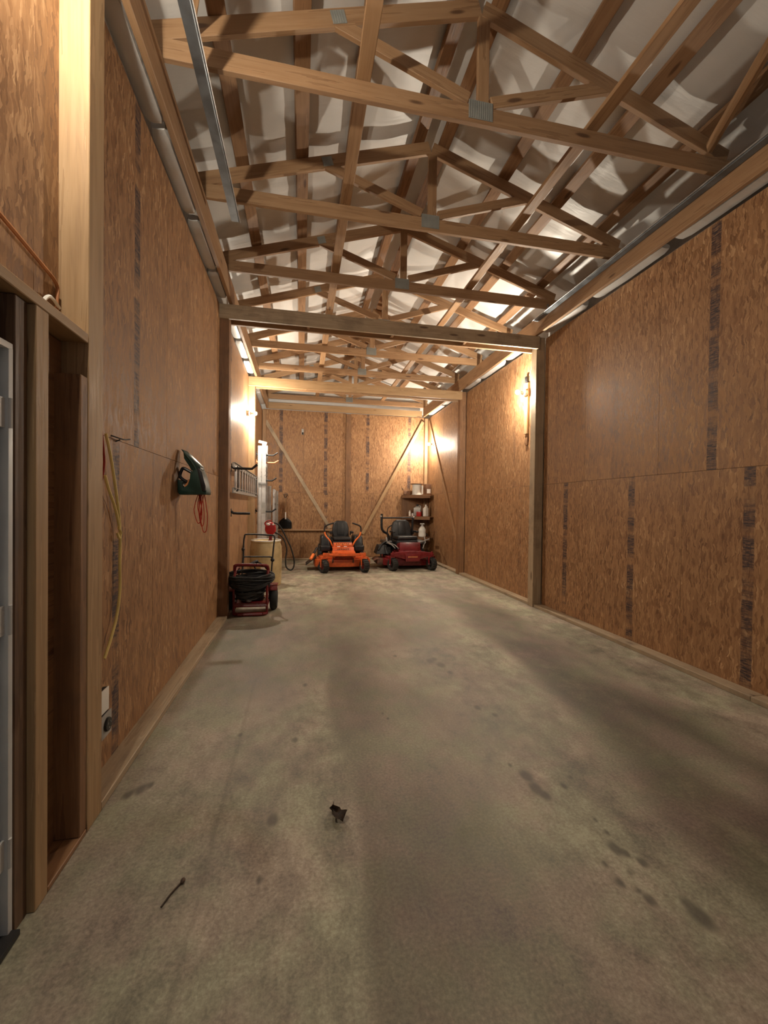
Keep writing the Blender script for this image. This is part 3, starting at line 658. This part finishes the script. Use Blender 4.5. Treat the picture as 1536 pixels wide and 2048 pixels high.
MB().box((0, -.006, 0), (.06, .012, .16)).build('bracket_plate', 'grey_metal', t, bevel=.003); m = MB(); m.tube([(0, -.01, -.06), (.0, -.08, -.07), (.0, -.10, -.03)], .02, 8); m.build('bracket_arm', 'black_metal', t)
# ------------------------------------------------------------------ corner shelf unit
t = empty('corner_shelf', (3.3, 11.3, 0), 0, 'brown triangular corner shelf unit behind the red mower', 'shelf')
tri = [(2.86, 11.64), (3.485, 10.98), (3.615, 10.98), (3.615, 11.64)]
for z in (1.855, 1.245, .66, .12):
    s = MB().prism(tri, .02, z0=z-.02).build('shelf', 'shelf_wood', t, mw=Matrix.Identity(4), smooth=False)
    a, b = Vector((2.86, 11.62, z-.052)), Vector((3.60, 10.972, z-.052)); b = Vector((3.50, 10.962, z-.052))
    board('shelf_edge', a, b, .085, .02, (0, 0, 1), 'shelf_wood', s)
board('back_panel', (3.24, 11.685, .05), (3.24, 11.685, 1.85), .74, .012, (1, 0, 0), 'shelf_wood', t)
board('corner_upright', (3.585, 11.5, .05), (3.585, 11.5, 1.84), .05, .05, (1, 0, 0), 'pine_dark', t)
ZS1, ZS2, ZS3 = 1.856, 1.246, .661
t = empty('wire_spool', (3.25, 11.42, ZS1), 0, 'large pale wire spool with a brown flange on the top corner shelf', 'spool')
MB().lathe([(0, 0), (.15, 0), (.15, .012), (.135, .014), (.135, .30), (0, .30)], 24).build('wound_wire', 'white_plastic', t); MB().lathe([(0, .302), (.19, .302), (.19, .316), (0, .316)], 24).build('flange', 'cardboard', t, label='brown flange')
t = empty('cardboard_box', (3.50, 11.20, ZS1), .1, 'brown box at the right end of the top corner shelf', 'box')
MB().box((0, 0, .15), (.15, .16, .30)).build('box_body', 'cardboard', t, bevel=.004); MB().box((0, -.0815, .1), (.11, .002, .12)).build('label', 'white_label_glare', t, smooth=False)
m = MB(); m.tube([(3.33, 11.15, ZS1+.012), (3.33, 11.15, ZS1+.25)], .022, 10)
solo(m, 'caulk_tube', 'white_plastic', 'slim white tube standing in front of the spool', 'tube')
t = empty('tool_bag', (2.99, 11.57, ZS1), -.12, 'sagging brown open box at the left end of the top corner shelf', 'box')
m = MB(); m.box((0, 0, .06), (.2, .10, .12), taper=.92); m.build('bag_body', 'cardboard', t, bevel=.015); m = MB(); m.tube([(-.12, 0, .12), (-.14, 0, .20), (-.10, -.02, .13)], .006, 6, sm=3); m.build('handle', 'black_plastic', t)
def jug(x, y, z, w, h, mat, label, rz=0, cap='white_plastic'):
    t = empty('jug', (x, y, z), rz, label, 'jug')
    m = MB(); m.box((0, 0, h*.36), (w, w*.7, h*.72)); m.box((0, 0, h*.78), (w*.8, w*.55, h*.14), taper=.45); m.build('jug_body', mat, t, bevel=w*.1)
    m = MB(); m.lathe([(0, h*.84), (w*.17, h*.84), (w*.17, h), (0, h)], 12); m.build('cap', cap, t)
    m = MB(); m.tube([(w*.12, 0, h*.86), (w*.42, 0, h*.86), (w*.47, 0, h*.6)], w*.07, 6, sm=4); m.build('handle', mat, t)
jug(3.44, 11.16, ZS2, .14, .33, 'white_plastic', 'white oil jug on the second corner shelf', .6)
jug(3.27, 11.42, ZS2, .2, .34, 'grey_metal', 'grey jug behind the small white bottle on the second corner shelf', -.4, 'black_plastic')
t = empty('bottle', (3.06, 11.47, ZS2), 0, 'small white bottle at the left of the second corner shelf', 'bottle')
MB().lathe([(0, 0), (.028, 0), (.03, .01), (.03, .12), (.012, .14), (0, .14)], 14).build('bottle_body', 'white_plastic', t); MB().lathe([(0, .14), (.014, .14), (.014, .165), (0, .165)], 10).build('cap', 'white_label_glare', t)
t = empty('small_bottle', (3.14, 11.46, ZS2), 0, 'short pinkish bottle next to the small white one', 'bottle')
MB().lathe([(0, 0), (.03, 0), (.03, .06), (.015, .085), (0, .085)], 14).build('bottle_body', 'porcelain', t); MB().lathe([(0, .085), (.014, .085), (.014, .105), (0, .105)], 10).build('cap', 'black_plastic', t)
m = MB(); m.box((0, 0, .065), (.13, .08, .13)); solo(m, 'red_carton', 'red_bright', 'small red carton between the grey jug and the white oil jug', 'carton', bevel=.004, mw=Matrix.Translation((3.27, 11.24, ZS2)) @ Matrix.Rotation(-.7, 4, 'Z'))
t = empty('garden_sprayer', (3.36, 11.22, ZS3), 0, 'white pump sprayer standing on the third corner shelf', 'sprayer')
MB().lathe([(0, 0), (.085, 0), (.105, .02), (.105, .10), (.095, .13), (.105, .17), (.10, .22), (.06, .28), (.035, .30), (0, .30)], 20).build('tank', 'white_plastic', t)
MB().lathe([(0, .30), (.038, .30), (.038, .33), (.015, .335), (.015, .36), (0, .36)], 14).build('cap', 'porcelain', t); m = MB(); m.tube([(-.06, 0, .37), (.06, 0, .37)], .016, 8); m.build('pump_handle', 'white_plastic', t)
m = MB(); m.tube([(.09, -.03, .1), (.14, -.06, .06), (.15, -.10, -.04), (.12, -.12, -.1)], .008, 6, sm=5); m.build('hose', 'black_rubber', t)
# ------------------------------------------------------------------ drum with hand pump
t = empty('plastic_drum', (-.64, 8.02, 0), 0, 'stained yellowish plastic drum standing behind the pressure washer', 'barrel')
MB().lathe([(0, 0), (.255, 0), (.275, .02), (.285, .08), (.29, .25), (.292, .45), (.29, .62), (.284, .74), (.262, .80), (.268, .812), (.275, .83), (.27, .845), (.255, .84), (.245, .82), (0, .815)], 40).build('drum_body', 'drum_plastic', t)
MB().lathe([(.262, .838), (.274, .838), (.276, .85), (.268, .858), (.258, .852)], 40).build('rim', 'white_plastic', t, label='pale chipped rim')
for a in (.4, 3.6): MB().lathe([(0, .815), (.035, .815), (.035, .838), (0, .838)], 12, Matrix.Translation((.16*math.cos(a), .16*math.sin(a), 0))).build('bung', 'white_plastic', t)
m = MB(); m.box((-.03, -.292, .34), (.075, .004, .075), rz=-.1); m.build('label', 'white_plastic', t, smooth=False, label='faded square label')
t = empty('drum_pump', (-.56, 8.0, .815), 0, 'red rotary pump with black hose on top of the drum', 'pump')
m = MB(); m.lathe([(0, .0), (.045, .0), (.045, .03), (.03, .04), (.028, .10), (.04, .14), (0, .14)], 16); m.build('pump_stem', 'red_paint', t)
m = MB(); m.lathe([(0, -.055), (.085, -.055), (.10, -.035), (.10, .035), (.085, .055), (.05, .06), (0, .062)], 24, Matrix.Translation((0, 0, .25)) @ R90X @ Matrix.Scale(1.25, 4, (0, 1, 0))); m.build('pump_body', 'red_bright', t)
m = MB(); m.ball((-.035, -.05, .33), .035, sc=(1.1, .5, .7)); m.ball((.05, -.05, .33), .022, sc=(1, .5, .8)); m.build('dial_face', 'white_label_glare', t, label='white dial')
m = MB(); m.tube([(-.06, -.07, .28), (-.095, -.08, .35), (-.04, -.08, .40), (.03, -.07, .395)], .012, 8, sm=5); m.build('crank', 'red_bright', t)
m = MB(); m.tube([(.06, 0, .36), (.16, -.01, .31), (.27, -.02, .12), (.38, -.02, -.12), (.44, -.02, -.36), (.42, -.02, -.50), (.36, -.02, -.53), (.29, -.02, -.46), (.285, -.02, -.30), (.30, -.02, -.14), (.26, -.02, .02), (.19, -.02, .12), (.09, 0, .17), (.04, 0, .19)], .014, 8, sm=6); m.build('hose', 'black_rubber', t, label='black hose hanging in a loop')
# ------------------------------------------------------------------ pressure washer
t = empty('pressure_washer', (-.66, 6.06, 0), 0, 'dark red pressure washer cart piled with black hose, by the dark left post', 'machine')
m = MB()
for s in (-1, 1): m.tube([(s*.215, -.24, .02), (s*.215, -.26, .30), (s*.215, -.24, .48), (s*.215, -.10, .60), (s*.20, .10, .62)], .017, 8, sm=3); m.tube([(s*.215, -.25, .14), (s*.215, .25, .14)], .017, 8); m.tube([(s*.2, .1, .62), (s*.215, .25, .14)], .015, 8)
m.tube([(-.215, -.25, .14), (.215, -.25, .14)], .02, 8); m.tube([(-.16, -.28, .03), (.16, -.28, .03)], .024, 8); m.tube([(-.21, -.25, .03), (-.16, -.28, .03)], .02, 8); m.tube([(.21, -.25, .03), (.16, -.28, .03)], .02, 8)
m.build('frame', 'red_paint', t)
m = MB(); m.tube([(-.22, -.10, .56), (-.225, -.12, .64), (-.18, -.13, .675), (.16, -.13, .665), (.21, -.12, .64), (.22, -.10, .56)], .022, 8, sm=4); m.build('grab_bar', 'red_paint', t)
MB().box((0, 0, .165), (.42, .48, .015)).build('base_plate', 'red_paint', t, bevel=.003)
m = MB(); m.box((0, .02, .32), (.30, .30, .28)); m.box((-.02, -.1, .27), (.22, .10, .16)); m.box((.05, .05, .49), (.24, .2, .08)); m.build('engine', 'black_plastic', t, bevel=.02)
m = MB(); m.lathe([(0, 0), (.04, 0), (.05, .02), (.05, .12), (.03, .14), (0, .14)], 14, Matrix.Translation((-.02, -.15, .24)) @ R90X); m.build('pump', 'steel', t)
for s in (-1, 1):
    wl_ = MB().lathe([(.07, -.03), (.09, -.045), (.14, -.05), (.163, -.03), (.168, 0), (.163, .03), (.14, .05), (.09, .045), (.07, .03)], 26, Matrix.Translation((s*.285, .08, .168)) @ R90Y).build('wheel', 'black_rubber', t)
    MB().lathe([(0, -.02), (.07, -.035), (.075, 0), (.07, .035), (0, .02)], 18, Matrix.Translation((s*.285, .08, .168)) @ R90Y).build('hub', 'porcelain', wl_)
m = MB(); m.tube([(-.25, .08, .168), (.25, .08, .168)], .012, 8); m.build('axle', 'black_metal', t)
m = MB()
for s in (-1, 1): m = MB(); m.box((s*.285, .08, .365), (.11, .2, .012), rx=0); m.box((s*.285, -.05, .335), (.11, .10, .012), rx=.6); m.tube([(s*.215, -.05, .33), (s*.285, -.02, .36)], .01, 6); m.build('fender', 'red_paint', t, bevel=.004)
m = MB(); m.tube([(-.17, .16, .35), (-.17, .22, .55), (-.165, .28, .74), (-.17, .33, .93), (-.16, .36, 1.03), (-.12, .37, 1.065), (.22, .37, 1.05), (.27, .36, 1.02), (.265, .33, .93), (.25, .28, .72), (.24, .22, .52), (.235, .16, .33)], .012, 8, sm=3)
m.tube([(-.165, .28, .74), (.20, .28, .735), (.235, .28, .72), (.25, .27, .68)], .010, 8, sm=3); m.build('push_handle', 'black_metal', t)
for q, r in (((-.17, .28, .85), .025), ((.25, .27, .69), .03)): m = MB(); m.ball(q, r); m.build('knob', 'black_plastic', t)
rr = random.Random(3); m = MB()
for k in range(30):
    z = .575-.0095*k+rr.uniform(-.012, .012); a = (.35-.006*k)*rr.uniform(.82, 1.0); b = .20*rr.uniform(.55, 1.0); ph = rr.uniform(0, 6); cx = -.02+rr.uniform(-.02, .02)
    m.tube([(cx+a*math.cos(q), -.17+b*math.sin(q), max(.22, z-.06*max(0, -math.sin(q))+.02*math.cos(2*q+ph)+.015*math.cos(q+ph))) for q in [2*PI*i/14 for i in range(14)]], .012, 5, closed=True, sm=2)
m.tube([(.05, -.1, .60), (.02, -.05, .69), (.10, 0, .68), (.20, 0, .58), (.235, -.05, .45), (.23, -.1, .36)], .011, 6, sm=5)
m.build('hose_coil', 'black_rubber', t, label='tangled coil of black high-pressure hose')
m = MB(); m.tube([(-.05, -.05, .66), (.02, -.03, .70), (.07, -.02, .715)], .02, 8, sm=3); m.tube([(.07, -.02, .715), (.03, -.0, .66)], .012, 6); m.build('spray_gun', 'black_plastic', t)
# ------------------------------------------------------------------ zero-turn mowers
def wheel(t, c, r, wd, rz=0, hubmat='black_metal', name='wheel', hr=.5):
    mt = Matrix.Translation(c) @ Matrix.Rotation(rz, 4, 'Z') @ R90Y
    h = wd/2
    pr = [(r*hr, -h*.75), (r*.7, -h), (r*.9, -h*.95), (r*.98, -h*.6), (r, -h*.2), (r, h*.2), (r*.98, h*.6), (r*.9, h*.95), (r*.7, h), (r*hr, h*.75)]
    o = MB().lathe(pr, 28, mt).build(name, 'black_rubber', t)
    MB().lathe([(0, -h*.5), (r*hr*.4, -h*.55), (r*hr, -h*.78), (r*hr*1.02, 0), (r*hr, h*.78), (r*hr*.4, h*.55), (0, h*.5)], 20, mt).build('hub', hubmat, o)
    m = MB()
    for k in range(18):
        a = 2*PI*k/18
        for q in (-1, 1): m.box((0, 0, 0), (.018, h*.8, .012), mt @ Matrix.Rotation(a, 4, 'Z') @ Matrix.Translation((r-.001, 0, q*h*.42)) @ Matrix.Rotation(PI/2, 4, 'X'), rz=0)
    m.build('tread', 'black_rubber', o, smooth=False)['kind'] = 'stuff'
    return o
def seat(t, y, z, w, lean, mat='black_vinyl', rz=0.0, h=.44):
    R = Matrix.Translation((0, y, z)) @ Matrix.Rotation(rz, 4, 'Z')
    c = MB(); c.box((0, 0, .05), (w, .44, .10), R); c.build('seat_cushion', mat, t, bevel=.04, seg=3)
    ol = [(-w*.5, 0), (w*.5, 0), (w*.49, h*.55), (w*.40, h*.88), (w*.24, h), (-w*.24, h), (-w*.40, h*.88), (-w*.49, h*.55)]
    B = R @ Matrix.Translation((0, .20, .07)) @ Matrix.Rotation(PI/2-lean, 4, 'X')
    b = MB().prism(ol, .10, B, -.10).build('seat_back', mat, t, bevel=.035, seg=3)
    MB().prism([(-w*.2, h*.12), (w*.2, h*.12), (w*.17, h*.86), (-w*.17, h*.86)], .022, B, -.0).build('back_pad', mat, b, bevel=.01)
    for s in (-1, 1): m = MB(); m.box((s*(w*.5+.05), .06, .20), (.07, .26, .05), R); m.box((s*(w*.5+.03), .18, .17), (.03, .04, .1), R); m.build('armrest', mat, t, bevel=.018)
def mower_common(t, paint, hub, fork):
    for s, a in ((-1, .42), (1, .32)):
        cx = s*fork
        wheel(t, (cx, 0, .15), .15, .135, a, hub, 'front_wheel')
        m = MB(); R = Matrix.Translation((cx, 0, 0)) @ Matrix.Rotation(a, 4, 'Z')
        for q in (-1, 1): m.box((q*.082, .0, .235), (.012, .05, .21), R)
        m.box((0, .0, .335), (.176, .055, .014), R); m.tube([R @ Vector((0, 0, .33)), R @ Vector((0, 0, .45))], .024, 10); m.build('caster_fork', paint, t, bevel=.003)
        m = MB(); m.tube([R @ Vector((-.1, 0, .15)), R @ Vector((.1, 0, .15))], .012, 8); m.build('axle_bolt', 'steel', t)
t = empty('riding_mower', (.975, 9.32, 0), 0, 'bright orange zero-turn riding mower with black seat by the back wall', 'mower', 'zero-turn mowers')
P = 'orange_paint'
mower_common(t, P, 'red_paint', .46)
m = MB(); m.box((0, .05, .395), (.98, .10, .06)); m.box((-.42, .05, .40), (.12, .12, .075)); m.box((.42, .05, .40), (.12, .12, .075)); m.build('front_beam', P, t, bevel=.008)
m = MB()
for s in (-1, 1): m.box((s*.235, .75, .37), (.06, 1.3, .09))
m.box((0, .35, .36), (.5, .05, .08)); m.build('chassis_rails', P, t, bevel=.005)
dk = [(-.66, .32), (-.5, .22), (-.2, .18), (.2, .18), (.5, .22), (.64, .34), (.66, .75), (.5, .98), (.15, 1.02), (-.15, 1.02), (-.5, .98), (-.68, .75)]
m = MB(); m.prism(dk, .17, z0=.10); m.prism([(x*.82, .6+(y-.6)*.8) for x, y in dk], .05, z0=.27); m.build('mower_deck', P, t, bevel=.015)
m = MB()
for x in (-.33, .1, .48): m.lathe([(0, .27), (.07, .27), (.06, .36), (.03, .38), (0, .38)], 14, Matrix.Translation((x, .5, 0)))
for x in (-.25, .22): m.tube([(x, .2, .3), (x, .17, .2)], .018, 8)
m.build('spindle', 'deck_dirt', t)
for x in (-.56, .57): m = MB(); m.lathe([(0, -.03), (.05, -.03), (.055, 0), (.05, .03), (0, .03)], 14, Matrix.Translation((x, .22, .10)) @ R90Y); m.build('gauge_wheel', 'black_rubber', t)
ch = MB(); ch._add([(-.62, .35, .32), (-.62, .85, .32), (-.86, .80, .14), (-.86, .38, .14), (-.62, .35, .30), (-.62, .85, .30), (-.86, .80, .12), (-.86, .38, .12)], [(0, 1, 2, 3), (7, 6, 5, 4), (0, 4, 5, 1), (1, 5, 6, 2), (2, 6, 7, 3), (3, 7, 4, 0)]); ch.build('discharge_chute', 'black_plastic', t, label='black rubber discharge chute')
m = MB(); m.tube([(-.60, .5, .52), (-.70, .32, .37)], [.025, .03], 10); lv = m.build('deck_lever', 'black_plastic', t); m = MB(); m.tube([(-.685, .33, .385), (-.74, .24, .30)], .034, 10); m.ball((-.745, .235, .295), .034); m.build('grip', 'orange_plastic', lv, label='orange grip')
m = MB(); m.box((0, .20, .445), (.52, .26, .02), rx=.12); m.box((0, .30, .50), (.50, .02, .10), rx=-.35); m.build('foot_plate', P, t, bevel=.004)
m = MB(); m.box((0, .42, .53), (.50, .20, .03)); m.box((0, .46, .585), (.44, .05, .11), rx=-.25); m.build('kick_panel', P, t, bevel=.006)
pl = MB().box((0, .425, .60), (.38, .008, .062), rx=-.25).build('name_plate', 'orange_plastic', t, bevel=.002, label='raised plate with dark lettering')
m = MB(); rr = random.Random(11); x = -.165
for k in range(7):
    wd = .032
    m.box((x+wd/2, .4205, .618), (wd, .004, .008), rx=-.25); m.box((x+.004, .418+.0025, .60), (.007, .004, .04), rx=-.25)
    if k % 2: m.box((x+wd-.004, .4205, .60), (.007, .004, .04), rx=-.25)
    if k % 3 == 0: m.box((x+wd/2, .4225, .60), (wd, .004, .007), rx=-.25)
    x += .047
m.build('lettering', 'black_plastic', pl, smooth=False)
m = MB()
for x in (-.10, .06): m.box((x, .412, .549), (.075, .004, .022)); 
m.build('painted_glare', 'white_label_glare', t, smooth=False, label='two small white patches of painted glare');  # white rectangles stand in for glare on the panel, painted as colour
m = MB()
for x in (-.13, -.09, -.045, -.005, .035, .075, .115): m.box((x, .288, .50), (.022, .003, .03), rx=-.35)
m.build('front_lettering', 'deck_dirt', t, smooth=False)
m = MB(); m.box((0, .78, .60), (.46, .5, .12)); m.box((0, 1.02, .5), (.5, .3, .2)); m.build('seat_pan', 'black_plastic', t, bevel=.02)
seat(t, .80, .66, .42, .16, h=.42)
for s in (-1, 1):
    m = MB(); m.box((s*.40, .95, .66), (.24, .72, .26), taper=.82); m.box((s*.40, .62, .50), (.25, .25, .14)); m.build('fuel_tank', 'black_plastic', t, bevel=.04, seg=3)
    wheel(t, (s*.44, 1.05, .285), .285, .24, 0, P, 'rear_wheel')
    m = MB(); m.tube([(s*.24, .50, .56), (s*.30, .47, .68), (s*.40, .46, .80), (s*.43, .46, .90)], .018, 8, sm=4); lv = m.build('control_lever', 'orange_plastic', t, label='orange lower lever tube')
    m = MB(); m.tube([(s*.43, .46, .89), (s*.43, .46, .99), (s*.38, .44, 1.05), (s*.22, .40, 1.105)], .019, 8, sm=4); m.build('lever_grip', 'black_rubber', lv, label='black grip')
m = MB(); m.box((0, 1.42, .55), (.46, .40, .34)); m.box((0, 1.42, .76), (.34, .30, .10)); m.lathe([(0, 0), (.14, 0), (.15, .03), (.12, .07), (0, .07)], 20, Matrix.Translation((0, 1.42, .80))); m.build('engine', 'black_plastic', t, bevel=.02)
m = MB(); m.box((0, 1.66, .42), (.62, .04, .18)); m.build('rear_bumper', P, t, bevel=.008)
# red mower
t = empty('riding_mower', (2.60, 9.44, 0), 0, 'dark red zero-turn riding mower with roll bar, in front of the corner shelf', 'mower', 'zero-turn mowers')
P = 'red_paint'
mower_common(t, P, 'black_metal', .475)
m = MB(); m.prism([(-.52, .33), (-.52, .41), (-.30, .44), (-.18, .45), (.18, .45), (.30, .44), (.52, .41), (.52, .33), (.40, .33), (.2, .27), (-.2, .27), (-.40, .33)], .10, Matrix.Translation((0, .09, 0)) @ R90X); m.build('front_beam', P, t, bevel=.008)
m = MB(); m.prism([(-.17, .22), (.17, .22), (.19, .40), (-.19, .40)], .02, Matrix.Translation((0, -.02, 0)) @ R90X); pl = m.build('name_plate', P, t, bevel=.004, label='flat plate with pale lettering')
m = MB()
for k in range(8): m.box((-.105+.03*k, -.042, .325), (.02, .003, .028))
m.build('lettering', 'rust_orange', pl, smooth=False)
m = MB()
for s in (-1, 1): m.box((s*.24, .8, .36), (.07, 1.35, .09))
m.build('chassis_rails', P, t, bevel=.005)
m = MB(); m.prism([(-x, y) for x, y in dk], .15, z0=.09); m.prism([(-x*.82, .6+(y-.6)*.8) for x, y in dk], .05, z0=.24); m.build('mower_deck', 'red_paint', t, bevel=.015)
m = MB()
for x in (-.3, 0, .3): m.lathe([(0, .24), (.08, .24), (.07, .35), (.03, .37), (0, .37)], 14, Matrix.Translation((x, .5, 0)))
m.tube([(-.5, .26, .28), (-.2, .2, .22), (.2, .2, .22), (.5, .26, .28)], .014, 8); m.build('spindle', 'deck_dirt', t)
m = MB(); m.box((-.69, .62, .17), (.16, .50, .14)); m.box((-.79, .62, .22), (.14, .4, .02), ry=-.5); m.build('side_skid', 'deck_dirt', t, bevel=.02, label='dirty deck end')
m = MB(); m.box((-.60, .78, .44), (.34, .42, .22), taper=.6); m.tube([(-.72, .6, .42), (-.62, .66, .56), (-.5, .72, .62)], .03, 8, sm=3); m.build('grass_chute', 'black_metal', t, bevel=.04, seg=3, label='black chute cover')
m = MB(); m.box((-.02, .30, .53), (.52, .30, .20), rx=-.18); m.box((-.02, .17, .44), (.56, .12, .05)); m.build('foot_well', P, t, bevel=.02)
m = MB(); m.box((-.02, .19, .455), (.44, .02, .035)); m.build('foot_pad', 'red_bright', t, bevel=.004)
m = MB(); m.box((0, .78, .60), (.54, .55, .14)); m.box((0, 1.05, .5), (.56, .3, .22)); m.build('seat_pan', 'black_plastic', t, bevel=.02)
seat(t, .76, .67, .54, .2, rz=.12, h=.44)
for s in (-1, 1):
    wheel(t, (s*.42, 1.08, .285), .285, .24, 0, P, 'rear_wheel')
    m = MB(); m.box((s*.42, 1.05, .60), (.26, .62, .08), taper=.85); m.build('fender', 'black_plastic', t, bevel=.03, seg=3)
    m = MB()
    for q in ((0, .07) if s < 0 else (0,)): m.tube([(s*(.30+q), .16+q, .50), (s*(.37+q), .30, .58), (s*(.47+q*.5), .52, .62), (s*(.50), .70, .74)], .013, 8, sm=4)
    m.build('guard_rail', 'rail_grey', t, label='bent grey side rail')
    m = MB(); m.tube([(s*.46, .58, .62), (s*.50, .54, .80), (s*.50, .50, .97), (s*.40, .45, 1.06)] if s < 0 else [(s*.26, .42, .62), (s*.36, .38, .655), (s*.46, .34, .70), (s*.52, .32, .72)], .016, 8, sm=4); m.build('control_lever', 'black_rubber' if s < 0 else 'rail_grey', t)
m = MB()
m.tube([(-.32, 1.15, .55), (-.37, 1.12, .78), (-.50, 1.02, .86), (-.56, 1.0, .98), (-.56, 1.0, 1.32)], .032, 10, sm=3)
m.tube([(.26, 1.15, .55), (.27, 1.1, .8), (.29, 1.05, 1.24)], .03, 10, sm=3); m.tube([(-.56, 1.0, 1.215), (.30, 1.05, 1.225)], .02, 10); rb = m.build('roll_bar', 'black_metal', t)
m = MB(); m.ball((.30, 1.02, 1.235), .03); m.ball((-.585, .98, 1.25), .03); m.build('pivot_pin', 'steel', rb)
m = MB(); m.box((0, 1.50, .55), (.5, .42, .34)); m.box((0, 1.5, .76), (.36, .30, .1)); m.build('engine', 'black_plastic', t, bevel=.02)
# ------------------------------------------------------------------ bits on the floor
def fpt(px, py):
    d = f2+r3*((px-768)/FPX)+u3*((1024-py)/FPX); k = -1.5/d.z; return d.x*k, d.y*k
lx, ly = fpt(678, 1634)
t = empty('dead_leaf', (lx, ly, 0), .3, 'curled dark brown dead leaf lying on the concrete in the foreground', 'leaf')
m = MB(); n = 9; vs = []; fs = []
for i in range(n+1):
    v = i/n; wd = .034*math.sin(PI*min(1, v*1.02+.02))**.7*(1+.35*math.sin(v*9)); 
    for j in range(5): u = j/2-1; vs.append((u*wd-.012*v, -.05+.11*v, .008+.020*abs(u)**1.5+.012*math.sin(v*5+u)+.003))
for i in range(n):
    for j in range(4): a = i*5+j; fs.append((a, a+1, a+6, a+5))
m._add(vs, fs); bmesh.ops.solidify(m.bm, geom=m.bm.faces[:], thickness=.0015); m.build('leaf_blade', 'leaf_brown', t)
m = MB(); m.tube([(-.005, .05, .012), (.0, .075, .02), (.012, .10, .006)], .002, 5, sm=3); m.build('leaf_stem', 'leaf_brown', t)
lx, ly = fpt(340, 1792)
m = MB(); m.tube([(-.018, -.045, .004), (0, 0, .005), (.03, .05, .006)], .0035, 5, sm=3); m.ball((.032, .052, .008), .009, sc=(1, 1.5, .7))
solo(m, 'dry_twig', 'leaf_brown', 'tiny dry twig on the concrete at lower left', 'twig', mw=Matrix.Translation((lx, ly, 0)))
